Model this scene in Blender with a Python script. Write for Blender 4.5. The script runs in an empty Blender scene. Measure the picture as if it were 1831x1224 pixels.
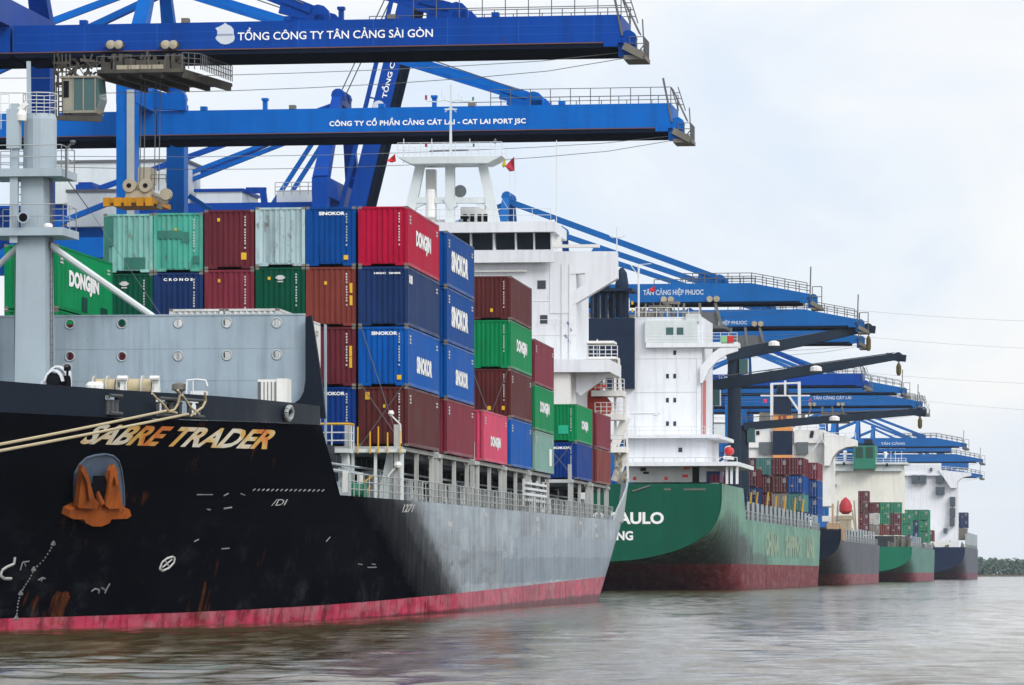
import bpy, bmesh, math, random
from mathutils import Vector, Matrix
random.seed(11)
sc = bpy.context.scene
C = sc.collection
R = math.radians
V = Vector

# ------------------------------------------------------------------ camera
F_PX, CX, HY, CAMH = 7500.0, 915.5, 1024.0, 2.1     # focal length in photo pixels, horizon row, eye height above the water
cd = bpy.data.cameras.new('camera'); cam = bpy.data.objects.new('camera', cd); C.objects.link(cam)
cam.location = (0, 0, CAMH); cam.rotation_euler = (R(90), 0, 0)
cd.sensor_width = 36; cd.sensor_fit = 'HORIZONTAL'; cd.lens = F_PX / 1831 * 36
cd.shift_y = (HY - 612) / 1831; cd.clip_start = 1; cd.clip_end = 12000
sc.camera = cam

# ------------------------------------------------------------------ world and sun (bright overcast)
SUN_EL, SUN_AZ = R(36), R(146)      # azimuth clockwise from +Y: the sun stands to the right, a little behind the viewer
w = bpy.data.worlds.new('World'); sc.world = w; w.use_nodes = True
nt = w.node_tree; nt.nodes.clear()
def N(nt, t, **k):
    n = nt.nodes.new(t)
    for a, b in k.items():
        if a.startswith('i_'):
            n.inputs[a[2:].replace('_', ' ')].default_value = b
        else: setattr(n, a, b)
    return n
def mixc(nt, fac, a, b, mode='MIX'):
    m = nt.nodes.new('ShaderNodeMix'); m.data_type = 'RGBA'; m.blend_type = mode
    for s, v in ((m.inputs[0], fac), (m.inputs[6], a), (m.inputs[7], b)):
        if isinstance(v, bpy.types.NodeSocket): nt.links.new(v, s)
        elif isinstance(v, (int, float)): s.default_value = v
        else: s.default_value = (v[0], v[1], v[2], 1)
    return m.outputs[2]
def ramp(nt, sock, pts):
    r = nt.nodes.new('ShaderNodeValToRGB')
    while len(r.color_ramp.elements) < len(pts): r.color_ramp.elements.new(.5)
    for e, (p, c) in zip(r.color_ramp.elements, pts):
        e.position = p; e.color = (c, c, c, 1) if isinstance(c, (int, float)) else (c[0], c[1], c[2], 1)
    nt.links.new(sock, r.inputs[0]); return r.outputs[0]
def mapping(nt, sock, scale, loc=(0, 0, 0)):
    m = nt.nodes.new('ShaderNodeMapping'); m.inputs['Scale'].default_value = scale; m.inputs['Location'].default_value = loc
    nt.links.new(sock, m.inputs['Vector']); return m.outputs[0]
def noise(nt, vec, scale, detail=4, rough=.55, dist=0.0):
    n = nt.nodes.new('ShaderNodeTexNoise'); n.inputs['Scale'].default_value = scale
    n.inputs['Detail'].default_value = detail; n.inputs['Roughness'].default_value = rough; n.inputs['Distortion'].default_value = dist
    nt.links.new(vec, n.inputs['Vector']); return n.outputs['Fac']
tc = N(nt, 'ShaderNodeTexCoord')
sky = N(nt, 'ShaderNodeTexSky', sky_type='NISHITA', sun_disc=False, sun_elevation=SUN_EL, sun_rotation=SUN_AZ)
skyb = N(nt, 'ShaderNodeBackground', i_Strength=.085); nt.links.new(sky.outputs[0], skyb.inputs[0])
# a veil of thin cloud over that sky: white banks, pale blue between
cv = mapping(nt, tc.outputs['Generated'], (6, 6, 10), (2.2, 1.1, .1))
c1 = noise(nt, cv, 1.6, 5, .52, .6)
c2 = noise(nt, mapping(nt, tc.outputs['Generated'], (17, 17, 40), (1.3, 0, 2)), 1.0, 5, .5, .5)
sm = N(nt, 'ShaderNodeMath', operation='MULTIPLY_ADD'); nt.links.new(c2, sm.inputs[0]); sm.inputs[1].default_value = .22; nt.links.new(c1, sm.inputs[2])
cf = ramp(nt, sm.outputs[0], [(.44, 0), (.72, 1)])
veil = mixc(nt, cf, (.745, .828, .95), (.955, .958, .966))
vb = N(nt, 'ShaderNodeBackground'); nt.links.new(veil, vb.inputs[0])
SUNV = V((math.sin(SUN_AZ) * math.cos(SUN_EL), math.cos(SUN_AZ) * math.cos(SUN_EL), math.sin(SUN_EL)))
dt = N(nt, 'ShaderNodeVectorMath', operation='DOT_PRODUCT'); nt.links.new(tc.outputs['Generated'], dt.inputs[0]); dt.inputs[1].default_value = SUNV
nd = N(nt, 'ShaderNodeMath', operation='MULTIPLY_ADD', use_clamp=True); nt.links.new(dt.outputs['Value'], nd.inputs[0]); nd.inputs[1].default_value = .8; nd.inputs[2].default_value = .2
pw = N(nt, 'ShaderNodeMath', operation='POWER'); nt.links.new(nd.outputs[0], pw.inputs[0]); pw.inputs[1].default_value = 2.0
ag = N(nt, 'ShaderNodeMath', operation='MULTIPLY_ADD'); nt.links.new(pw.outputs[0], ag.inputs[0]); ag.inputs[1].default_value = 1.35; ag.inputs[2].default_value = 1.0   # thin cloud glows toward the sun, behind the viewer
nt.links.new(ag.outputs[0], vb.inputs[1])
mx = N(nt, 'ShaderNodeMixShader'); mx.inputs[0].default_value = .86
nt.links.new(skyb.outputs[0], mx.inputs[1]); nt.links.new(vb.outputs[0], mx.inputs[2])
wo = N(nt, 'ShaderNodeOutputWorld'); nt.links.new(mx.outputs[0], wo.inputs[0])

sd = bpy.data.lights.new('sun', 'SUN'); so = bpy.data.objects.new('sun', sd); C.objects.link(so)
sd.energy = 1.5; sd.angle = R(24); sd.color = (1, .96, .9)
so.rotation_euler = V((math.sin(SUN_AZ) * math.cos(SUN_EL), math.cos(SUN_AZ) * math.cos(SUN_EL), math.sin(SUN_EL))).to_track_quat('Z', 'Y').to_euler()
so.location = (200, -200, 300)
vs = sc.view_settings; vs.view_transform = 'Standard'; vs.look = 'None'; vs.gamma = 1; vs.exposure = 0.15; vs.use_curve_mapping = False
sc.cycles.use_denoising = True
sc.cycles.max_bounces = 6; sc.cycles.volume_bounces = 0; sc.cycles.caustics_reflective = False; sc.cycles.caustics_refractive = False
sc.cycles.transparent_max_bounces = 8
sc.cycles.use_adaptive_sampling = True; sc.cycles.adaptive_threshold = .006

# ------------------------------------------------------------------ reference frames (metres; a ship or the quay has its own axes)
class Frame:
    def __init__(s, o, yaw, pitch=0.0):
        s.M = Matrix.Translation(o) @ Matrix.Rotation(-yaw, 4, 'Z') @ Matrix.Rotation(pitch, 4, 'X')
        s.I = s.M.inverted()
    def w(s, *p): return s.M @ V(p)
    def ray(s, px, py):
        o = s.I @ V((0, 0, CAMH)); d = s.I.to_3x3() @ V(((px - CX) / F_PX, 1, (HY - py) / F_PX)); return o, d
    def hit(s, px, py, ax, v):                       # where the sight line meets a plane of this frame
        o, d = s.ray(px, py); i = 'xyz'.index(ax); return o + d * ((v - o[i]) / d[i])
    def pix(s, x, y, z):
        p = s.w(x, y, z); return CX + F_PX * p.x / p.y, HY - F_PX * (p.z - CAMH) / p.y
def dirs(yaw): return V((math.sin(yaw), math.cos(yaw), 0)), V((math.cos(yaw), -math.sin(yaw), 0))

# ------------------------------------------------------------------ mesh builder
class MB:
    def __init__(s): s.v = []; s.f = []; s.m = []; s.cur = 0; s.cuts = [0]
    def nxt(s): s.cuts.append(len(s.f)); return s          # the next piece begins here (see build_each)
    def mi(s, i): s.cur = i; return s
    def add(s, vs, fs):
        n = len(s.v); s.v += [tuple(p) for p in vs]; s.f += [tuple(i + n for i in f) for f in fs]; s.m += [s.cur] * len(fs); return s
    def box(s, x0, x1, y0, y1, z0, z1):
        x0, x1 = min(x0, x1), max(x0, x1); y0, y1 = min(y0, y1), max(y0, y1); z0, z1 = min(z0, z1), max(z0, z1)
        return s.add([(x0, y0, z0), (x1, y0, z0), (x1, y1, z0), (x0, y1, z0), (x0, y0, z1), (x1, y0, z1), (x1, y1, z1), (x0, y1, z1)],
              [(0, 3, 2, 1), (4, 5, 6, 7), (0, 1, 5, 4), (1, 2, 6, 5), (2, 3, 7, 6), (3, 0, 4, 7)])
    def beam(s, p, q, a, b=None, a2=None, b2=None, up=(0, 0, 1)):
        b = b or a; a2 = a2 or a; b2 = b2 or b; p, q = V(p), V(q); d = (q - p).normalized(); up = V(up)
        if abs(d.dot(up)) > .98: up = V((0, 1, 0))
        r = d.cross(up).normalized(); u = r.cross(d)
        vs = []
        for c, aa, bb in ((p, a, b), (q, a2, b2)):
            vs += [c - r * aa / 2 - u * bb / 2, c + r * aa / 2 - u * bb / 2, c + r * aa / 2 + u * bb / 2, c - r * aa / 2 + u * bb / 2]
        return s.add(vs, [(3, 2, 1, 0), (4, 5, 6, 7), (0, 1, 5, 4), (1, 2, 6, 5), (2, 3, 7, 6), (3, 0, 4, 7)])
    def tube(s, p, q, r, n=6, r2=None):
        r2 = r if r2 is None else r2; p, q = V(p), V(q); d = (q - p)
        if d.length < 1e-6: return s
        d.normalize(); up = V((0, 0, 1)) if abs(d.z) < .9 else V((1, 0, 0)); a = d.cross(up).normalized(); b = a.cross(d)
        vs = []
        for c, rr in ((p, r), (q, r2)):
            vs += [c + (a * math.cos(6.28319 * i / n) + b * math.sin(6.28319 * i / n)) * rr for i in range(n)]
        return s.add(vs, [(i, (i + 1) % n, n + (i + 1) % n, n + i) for i in range(n)] + [tuple(range(n))[::-1], tuple(range(n, 2 * n))])
    def path(s, pts, r, n=5):
        for a, b in zip(pts, pts[1:]): s.tube(a, b, r, n)
        return s
    def prism(s, pts, off):
        n = len(pts); off = V(off); a = [V(p) for p in pts]
        return s.add(a + [p + off for p in a], [tuple(range(n))[::-1], tuple(range(n, 2 * n))] + [(i, (i + 1) % n, n + (i + 1) % n, n + i) for i in range(n)])
    def quad(s, *p): return s.add(p, [tuple(range(len(p)))])
    def lathe(s, o, prof, n=16, axis='z'):           # prof: (radius, offset along the axis)
        o = V(o); vs = []
        for r, h in prof:
            for i in range(n):
                c, d = r * math.cos(6.28319 * i / n), r * math.sin(6.28319 * i / n)
                vs.append(o + (V((c, d, h)) if axis == 'z' else V((h, c, d)) if axis == 'x' else V((c, h, d))))
        k = len(prof)
        return s.add(vs, [(j * n + i, j * n + (i + 1) % n, (j + 1) * n + (i + 1) % n, (j + 1) * n + i) for j in range(k - 1) for i in range(n)]
              + [tuple(range(n))[::-1], tuple(range((k - 1) * n, k * n))])
    def rail(s, pts, h=1.05, bars=3, step=1.6, r=.022):
        for a, b in zip(pts, pts[1:]):
            a, b = V(a), V(b); k = max(1, round((b - a).length / step))
            for i in range(k + 1):
                p = a + (b - a) * i / k; s.tube(p, p + V((0, 0, h)), r * 1.15, 4)
            for j in range(1, bars + 1): s.tube(a + V((0, 0, h * j / bars)), b + V((0, 0, h * j / bars)), r, 4)
        return s
    def ladder(s, p, q, wv, step=.33, r=.025):
        p, q, wv = V(p), V(q), V(wv); s.tube(p - wv / 2, q - wv / 2, r, 4); s.tube(p + wv / 2, q + wv / 2, r, 4)
        k = int((q - p).length / step)
        for i in range(1, k): c = p + (q - p) * i / k; s.tube(c - wv / 2, c + wv / 2, r * .8, 4)
        return s
    def mesh(s, name, mats=()):
        me = bpy.data.meshes.new(name); me.from_pydata(s.v, [], s.f)
        for m in mats: me.materials.append(m)
        if len(mats) > 1: me.polygons.foreach_set('material_index', s.m)
        bm = bmesh.new(); bm.from_mesh(me); bmesh.ops.recalc_face_normals(bm, faces=bm.faces[:]); bm.to_mesh(me); bm.free()
        me.update(); return me
    def build(s, name, mats, parent=None, smooth=False, angle=None):
        if not isinstance(mats, (list, tuple)): mats = [mats]
        me = s.mesh(name, mats)
        if smooth:
            me.polygons.foreach_set('use_smooth', [True] * len(me.polygons))
            me.set_sharp_from_angle(angle=R(angle or 35))
        return link(name, me, parent)
def build_each(mb, name, mat, parent=None):
    """one object per piece marked with nxt()"""
    cuts = sorted(set(mb.cuts + [len(mb.f)])); out = []
    for a, b in zip(cuts, cuts[1:]):
        q = MB(); ids = {}
        for f in mb.f[a:b]:
            for i in f:
                if i not in ids: ids[i] = len(q.v); q.v.append(mb.v[i])
            q.f.append(tuple(ids[i] for i in f)); q.m.append(0)
        out.append(q.build(name, mat, parent))
    return out
def link(name, me, parent=None, M=None):
    o = bpy.data.objects.new(name, me); C.objects.link(o)
    if parent is not None: o.parent = parent
    if M is not None: o.matrix_local = M
    return o
def tag(o, label=None, cat=None, group=None, kind=None):
    for k, v in (('label', label), ('category', cat), ('group', group), ('kind', kind)):
        if v: o[k] = v
    return o
def empty(name, M, label, cat, group=None):
    o = bpy.data.objects.new(name, None); C.objects.link(o); o.matrix_world = M; o.empty_display_size = 1
    return tag(o, label, cat, group)
def plate(outer, holes, thick, ax, ay, o=(0, 0, 0)):
    """flat plate with openings, outline given in two axes, returned as (verts, faces)"""
    ax, ay, o = V(ax), V(ay), V(o); n = ax.cross(ay).normalized()
    bm = bmesh.new(); es = []
    for loop in [outer] + list(holes):
        vs = [bm.verts.new((p[0], p[1], 0)) for p in loop]
        es += [bm.edges.new((vs[i], vs[(i + 1) % len(vs)])) for i in range(len(vs))]
    bmesh.ops.triangle_fill(bm, use_beauty=True, use_dissolve=False, edges=es, normal=(0, 0, 1))
    r = bmesh.ops.extrude_face_region(bm, geom=bm.faces[:])
    for e in r['geom']:
        if isinstance(e, bmesh.types.BMVert): e.co.z += thick
    bm.verts.index_update()
    vs = [o + ax * v.co.x + ay * v.co.y + n * v.co.z for v in bm.verts]; fs = [[v.index for v in f.verts] for f in bm.faces]
    bm.free(); return vs, fs
def circle(x, y, r, n=20): return [(x + r * math.cos(6.28319 * i / n), y + r * math.sin(6.28319 * i / n)) for i in range(n)]

# ------------------------------------------------------------------ lettering
_tx = {}
def glyphs(s, bold=0.0, shear=0.0, space=1.0):
    k = (s, bold, shear, space)
    if k not in _tx:
        cu = bpy.data.curves.new('lettering', 'FONT'); cu.body = s; cu.size = 1; cu.offset = bold; cu.shear = shear; cu.space_character = space; cu.resolution_u = 3
        o = bpy.data.objects.new('lettering', cu); C.objects.link(o)
        dg = bpy.context.evaluated_depsgraph_get(); me = bpy.data.meshes.new_from_object(o.evaluated_get(dg))
        vs = [v.co.copy() for v in me.vertices]; fs = [tuple(p.vertices) for p in me.polygons]
        bpy.data.objects.remove(o); bpy.data.curves.remove(cu); bpy.data.meshes.remove(me)
        x0, x1 = min(v.x for v in vs), max(v.x for v in vs); y0, y1 = min(v.y for v in vs), max(v.y for v in vs)
        _tx[k] = ([((v.x - x0) / (x1 - x0), (v.y - y0) / (y1 - y0)) for v in vs], fs, (x1 - x0) / (y1 - y0))
    return _tx[k]
def lettering(s, o, ax, ay, wd, ht, mat, parent, bold=0.02, shear=0.0, space=1.0, name='lettering', fn=None, holes=None):
    vs, fs, _ = glyphs(s, bold, shear, space); o, ax, ay = V(o), V(ax), V(ay)
    P = [fn(u, v) if fn else o + ax * (u * wd) + ay * (v * ht) for u, v in vs]
    me = bpy.data.meshes.new(name); me.from_pydata([tuple(p) for p in P], [], fs); me.materials.append(mat)
    return link(name, me, parent)
# ------------------------------------------------------------------ materials (all procedural)
_mats = {}
def srgb(r, g, b):
    f = lambda c: (c / 255 / 12.92) if c / 255 <= .04045 else ((c / 255 + .055) / 1.055) ** 2.4
    return (f(r), f(g), f(b))
def newmat(name):
    m = bpy.data.materials.new(name); m.use_nodes = True; nt = m.node_tree; b = nt.nodes['Principled BSDF']; return m, nt, b
def objcoord(nt):
    """object coordinates pushed by each object's own random number, so copies do not repeat their dirt"""
    t = N(nt, 'ShaderNodeTexCoord'); oi = N(nt, 'ShaderNodeObjectInfo')
    ml = N(nt, 'ShaderNodeVectorMath', operation='SCALE'); cx = N(nt, 'ShaderNodeCombineXYZ')
    for i in range(3): nt.links.new(oi.outputs['Random'], cx.inputs[i])
    nt.links.new(cx.outputs[0], ml.inputs[0]); ml.inputs[3].default_value = 173.0
    ad = N(nt, 'ShaderNodeVectorMath', operation='ADD'); nt.links.new(t.outputs['Object'], ad.inputs[0]); nt.links.new(ml.outputs[0], ad.inputs[1])
    return ad.outputs[0], oi.outputs['Random'], t.outputs['Object']
def paint(col, dirt=.35, rust=.12, rough=.42, var=.16, fade=.0, name=None, spec=.06, scale=1.0, bump=.0):
    """weathered paint: tone shifts, vertical rain streaks of grime, rust spots"""
    key = (col, dirt, rust, rough, var, fade, spec, scale)
    if key in _mats: return _mats[key]
    m, nt, b = newmat(name or 'paint'); vec, rnd, _ = objcoord(nt)
    n1 = noise(nt, mapping(nt, vec, (.35 * scale,) * 3), 1, 4, .6)
    base = mixc(nt, ramp(nt, n1, [(.3, 0), (.7, 1)]), tuple(c * (1 - var) for c in col), tuple(min(1, c * (1 + var) + .001) for c in col))
    if fade:
        n5 = noise(nt, mapping(nt, vec, (.9 * scale, .9 * scale, .5 * scale)), 1, 6, .65)
        base = mixc(nt, ramp(nt, n5, [(.5, 0), (.66, fade)]), base, tuple(.55 * c + .45 * .55 for c in col))
    n2 = noise(nt, mapping(nt, vec, (2.2 * scale, 2.2 * scale, .16 * scale)), 1, 4, .6)
    base = mixc(nt, ramp(nt, n2, [(.48, 0), (.78, dirt)]), base, tuple(c * .38 + .004 for c in col))
    n3 = noise(nt, mapping(nt, vec, (2.6 * scale, 2.6 * scale, 1.2 * scale)), 1, 6, .7)
    base = mixc(nt, ramp(nt, n3, [(.66 - .1 * rust, 0), (.74, min(1, rust * 3))]), base, (.085, .032, .014))
    nt.links.new(base, b.inputs['Base Color'])
    rr = ramp(nt, n1, [(.25, max(.1, rough - .1)), (.75, min(1, rough + .14))]); nt.links.new(rr, b.inputs['Roughness'])
    b.inputs['Specular IOR Level'].default_value = spec
    _mats[key] = m; return m
def flat(name, col, rough=.5, metal=0.0, spec=.3):
    if name in _mats: return _mats[name]
    m, nt, b = newmat(name); vec, rnd, _ = objcoord(nt)
    n1 = noise(nt, mapping(nt, vec, (1.3,) * 3), 1, 3, .6)
    nt.links.new(mixc(nt, n1, tuple(c * .88 for c in col), tuple(min(1, c * 1.1) for c in col)), b.inputs['Base Color'])
    b.inputs['Roughness'].default_value = rough; b.inputs['Metallic'].default_value = metal; b.inputs['Specular IOR Level'].default_value = spec
    _mats[name] = m; return m

M_WHITE = paint((.68, .695, .72), .28, .10, .4, .05, name='white_ship_paint')
M_WHITE2 = paint((.70, .69, .66), .22, .08, .45, .07, name='weathered_white_paint')
M_CREAM = paint((.72, .70, .62), .2, .06, .45, .07, name='cream_paint')
M_GREY = paint((.33, .39, .43), .22, .06, .45, .08, name='grey_deck_paint')
M_GREY2 = paint((.36, .40, .42), .3, .1, .5, .1, name='grey_fittings')
M_PALE = paint((.56, .60, .60), .15, .05, .5, .08, name='pale_grey_mast_paint')
M_RAIL = flat('rail_grey', (.34, .36, .36), .55)
M_RAILW = flat('rail_white', (.62, .63, .64), .5)
M_DARK = flat('dark_recess', (.008, .009, .011), .8, 0, 0)
M_GLASS = flat('window_glass', (.01, .016, .022), .08, 0, .5)
M_GLASSG = flat('cab_glass', (.045, .10, .10), .08)
M_LETF = flat('hazed_lettering', (.42, .48, .56), .6)  # greyed to mix distance haze into the far boom lettering
M_FLANGE = flat('rusty_flange', (.13, .06, .05), .7)
M_SEAM = flat('weld_seam_blue', (.02, .10, .36), .5, 0, .1)
M_NAVY = paint((.012, .022, .045), .25, .03, .45, .1, name='navy_paint')
M_YEL = flat('yellow_paint', (.62, .36, .015), .5)
M_ROPE = flat('mooring_rope_fibre', (.42, .35, .22), .9)
M_CABLE = flat('steel_wire', (.10, .105, .11), .6)
M_LET = flat('white_lettering', (.78, .78, .77), .5)
M_MARK = paint((.24, .24, .245), .7, .1, .6, .2, name='faded_mark')
M_LETW = paint((.46, .46, .45), .6, .1, .55, .1, name='worn_white_lettering')
M_BLUE1 = paint((.0010, .046, .27), .45, .08, .42, .1, name='crane_blue_dark', scale=.5)
M_BLUE2 = paint((.0012, .105, .41), .45, .08, .42, .1, name='crane_blue', scale=.5)
M_BLUE3 = paint((.007, .100, .32), .2, .04, .45, .1, name='hazed_crane_blue', scale=.5)  # duller than the nearer blue, distance haze mixed into the colour
M_STEEL = paint((.16, .15, .13), .5, .4, .55, .2, name='grimy_steel')
M_GRIME = paint((.075, .068, .056), .6, .5, .6, .3, name='greasy_trolley_steel')
M_CABB = paint((.26, .24, .19), .6, .4, .6, .2, name='grimy_cab_paint')
M_BEIGE = paint((.36, .32, .24), .5, .25, .5, .15, name='grimy_beige_steel')
M_RUSTO = paint((.33, .085, .018), .7, .9, .85, .4, name='rusty_orange_iron')
M_RED = flat('signal_red', (.5, .02, .02), .45)
M_ORANGE = flat('lifeboat_orange', (.62, .075, .03), .4)
M_GREENP = flat('green_paint', (.02, .16, .09), .5)
M_SLATE = paint((.013, .023, .038), .25, .06, .5, .15, name='slate_crane_paint')
M_UNDER = flat('boom_underside_shade', (.006, .010, .022), 1.0, 0, 0.0)  # near-black colour stands for the shade under the boom
M_CONC = paint((.30, .29, .27), .4, .1, .85, .12, name='concrete')

def hull_mat(name, top, boot, line, slope=0.0, spec=.5, rough=.3, bootspec=.4, scuff=(.2, .2, .2), patches=None, rusty=.5, foul=(.03, .02, .02), streak=.5, stripe=None, chalk=None, rusts=(), blobs=(), fadeb=.35):
    """ship side: topside colour, antifouling below a line, streaks, rust runs, scuffs and repainted patches"""
    m, nt, b = newmat(name); t = N(nt, 'ShaderNodeTexCoord'); P = t.outputs['Object']
    sx = N(nt, 'ShaderNodeSeparateXYZ'); nt.links.new(P, sx.inputs[0]); X, Y, Z = sx.outputs
    def math_(op, a, bb=None, c=None):
        n = N(nt, 'ShaderNodeMath', operation=op)
        for i, v in enumerate((a, bb, c)):
            if v is None: continue
            if isinstance(v, bpy.types.NodeSocket): nt.links.new(v, n.inputs[i])
            else: n.inputs[i].default_value = v
        return n.outputs[0]
    n1 = noise(nt, mapping(nt, P, (.5, .12, .35)), 1, 5, .6)
    col = mixc(nt, ramp(nt, n1, [(.3, 0), (.72, 1)]), tuple(c * .75 for c in top), tuple(c * 1.25 + .001 for c in top))
    # plating seen as slightly different bands and blocks
    br = N(nt, 'ShaderNodeTexBrick', offset=.5); br.inputs['Scale'].default_value = 1; br.inputs['Mortar Size'].default_value = .014
    br.inputs['Brick Width'].default_value = 9; br.inputs['Row Height'].default_value = 2.1
    br.inputs['Color1'].default_value = (.0, .0, .0, 1); br.inputs['Color2'].default_value = (1, 1, 1, 1); br.inputs['Mortar'].default_value = (.5, .5, .5, 1)
    cb = N(nt, 'ShaderNodeCombineXYZ'); nt.links.new(Y, cb.inputs[0]); nt.links.new(Z, cb.inputs[1]); nt.links.new(cb.outputs[0], br.inputs['Vector'])
    col = mixc(nt, .22, col, mixc(nt, br.outputs['Color'], tuple(c * .55 for c in top), tuple(c * 1.5 + .002 for c in top)))
    col = mixc(nt, math_('MULTIPLY', br.outputs['Fac'], .5), col, tuple(c * .5 + .008 for c in top))
    n2 = noise(nt, mapping(nt, P, (1.6, 1.6, .10)), 1, 4, .62)
    col = mixc(nt, ramp(nt, n2, [(.5, 0), (.75, streak)]), col, tuple(c * .7 + .001 for c in top))
    n3 = noise(nt, mapping(nt, P, (.8, .5, .9)), 1, 7, .7)
    low = ramp(nt, math_('MULTIPLY', Z, .12), [(.0, 1), (.62, .0)])
    f3 = math_('MULTIPLY', ramp(nt, n3, [(.53, 0), (.7, .75)]), low)
    col = mixc(nt, f3, col, scuff)
    if patches:
        for (y0, y1, z0, z1, pc, amt) in patches:
            wob = math_('MULTIPLY_ADD', n3, .8, -.4)
            zz = math_('ADD', Z, wob); yy = math_('MULTIPLY_ADD', n3, 5.0, math_('ADD', Y, -2.5))
            f = math_('MULTIPLY', math_('MULTIPLY', math_('GREATER_THAN', zz, z0), math_('LESS_THAN', zz, z1)),
                      math_('MULTIPLY', math_('GREATER_THAN', yy, y0), math_('LESS_THAN', yy, y1)))
            col = mixc(nt, math_('MULTIPLY', f, amt), col, pc)
    aft = None
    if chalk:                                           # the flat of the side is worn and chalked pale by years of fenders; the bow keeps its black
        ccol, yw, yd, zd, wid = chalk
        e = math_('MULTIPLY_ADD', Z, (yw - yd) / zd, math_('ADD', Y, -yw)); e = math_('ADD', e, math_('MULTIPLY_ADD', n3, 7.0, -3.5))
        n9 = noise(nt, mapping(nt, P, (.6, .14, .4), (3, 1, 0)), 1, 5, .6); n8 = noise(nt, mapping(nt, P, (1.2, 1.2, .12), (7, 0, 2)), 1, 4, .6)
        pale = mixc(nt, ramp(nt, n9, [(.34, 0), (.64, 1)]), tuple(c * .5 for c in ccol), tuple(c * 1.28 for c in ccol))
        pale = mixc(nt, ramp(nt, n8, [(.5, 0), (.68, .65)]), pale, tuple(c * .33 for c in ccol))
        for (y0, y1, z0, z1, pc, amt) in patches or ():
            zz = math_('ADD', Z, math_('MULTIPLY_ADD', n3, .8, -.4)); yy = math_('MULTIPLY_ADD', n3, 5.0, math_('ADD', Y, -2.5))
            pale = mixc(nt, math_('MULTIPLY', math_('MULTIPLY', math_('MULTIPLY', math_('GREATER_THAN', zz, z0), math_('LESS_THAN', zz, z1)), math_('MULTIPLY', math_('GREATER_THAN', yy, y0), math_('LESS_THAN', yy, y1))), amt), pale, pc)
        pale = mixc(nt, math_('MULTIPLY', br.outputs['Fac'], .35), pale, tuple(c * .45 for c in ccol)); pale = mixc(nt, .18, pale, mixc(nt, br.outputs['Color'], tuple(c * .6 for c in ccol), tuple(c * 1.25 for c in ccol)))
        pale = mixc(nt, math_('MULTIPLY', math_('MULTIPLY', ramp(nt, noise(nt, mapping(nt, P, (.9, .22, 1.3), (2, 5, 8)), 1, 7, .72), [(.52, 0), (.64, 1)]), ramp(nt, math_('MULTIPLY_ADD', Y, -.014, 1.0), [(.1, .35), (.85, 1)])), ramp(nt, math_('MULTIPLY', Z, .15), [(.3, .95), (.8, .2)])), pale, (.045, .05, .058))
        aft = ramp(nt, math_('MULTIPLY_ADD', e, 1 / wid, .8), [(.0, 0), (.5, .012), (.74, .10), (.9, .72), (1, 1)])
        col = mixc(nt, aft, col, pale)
    for (yc, ry, zc, rz, pc, amt) in blobs:             # soot and scrapes with a soft, broken edge
        a = math_('DIVIDE', math_('ADD', Y, -yc), ry); c_ = math_('DIVIDE', math_('ADD', Z, -zc), rz)
        g = math_('SUBTRACT', 1.0, math_('ADD', math_('MULTIPLY', a, a), math_('MULTIPLY', c_, c_)))
        g = math_('ADD', g, math_('MULTIPLY_ADD', n3, 2.2, -1.1)); g = math_('ADD', g, math_('MULTIPLY_ADD', n2, 1.2, -.6))
        col = mixc(nt, math_('MULTIPLY', ramp(nt, g, [(.0, 0), (.7, 1)]), amt), col, pc)
    if stripe:
        z0, z1, scol = stripe
        col = mixc(nt, math_('MULTIPLY', math_('GREATER_THAN', Z, z0), math_('LESS_THAN', Z, z1)), col, scol)
    # antifouling
    n4 = noise(nt, mapping(nt, P, (.9, .28, 1.4)), 1, 6, .68)
    bc = mixc(nt, ramp(nt, n4, [(.35, 0), (.65, 1)]), tuple(c * .78 for c in boot), tuple(min(1, c * 1.15 + .01) for c in boot))
    bc = mixc(nt, ramp(nt, noise(nt, mapping(nt, P, (2.2, .7, .5)), 1, 7, .72), [(.50, 0), (.68, .85)]), bc, foul)
    zl = math_('ADD', Z, math_('MULTIPLY_ADD', Y, -slope, -line)); zl = math_('ADD', zl, math_('MULTIPLY_ADD', n3, .06, -.03))
    isb = math_('LESS_THAN', zl, 0.0)
    bc = mixc(nt, ramp(nt, noise(nt, mapping(nt, P, (1.1, .22, .9), (4, 9, 1)), 1, 6, .66), [(.46, 0), (.66, fadeb)]), bc, (.40, .20, .21))
    bc = mixc(nt, math_('MULTIPLY', ramp(nt, noise(nt, mapping(nt, P, (2.4, 1.2, .3), (9, 2, 4)), 1, 6, .7), [(.5, 0), (.62, 1)]), fadeb), bc, tuple(c * .28 for c in boot))
    wet = ramp(nt, math_('ADD', Z, math_('MULTIPLY_ADD', n4, .3, -.1)), [(.10, .72), (.22, 0)])
    bc = mixc(nt, wet, bc, (.035, .022, .022))
    col = mixc(nt, isb, col, bc)
    for (y0, y1, z0, z1) in rusts:                       # rust weeping down from single spots
        g = math_('MULTIPLY', math_('MULTIPLY', math_('GREATER_THAN', math_('MULTIPLY_ADD', n3, 1.6, Z), z0 + .8), math_('LESS_THAN', math_('MULTIPLY_ADD', n3, 2.4, Z), z1 + 1.2)), math_('MULTIPLY', math_('GREATER_THAN', Y, y0), math_('LESS_THAN', Y, y1)))
        col = mixc(nt, math_('MULTIPLY', g, ramp(nt, noise(nt, mapping(nt, P, (1.5, 2.2, .18), (y0, 0, 0)), 1, 4, .6), [(.5, 0), (.66, .6)])), col, (.17, .05, .014))
    # rust runs
    n6 = noise(nt, mapping(nt, P, (.32, .32, .5)), 1, 3, .5); n7 = noise(nt, mapping(nt, P, (3.2, 3.2, .22)), 1, 4, .6)
    fr = math_('MULTIPLY', ramp(nt, n6, [(.62, 0), (.7, 1)]), ramp(nt, n7, [(.52, 0), (.62, rusty)]))
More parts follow.
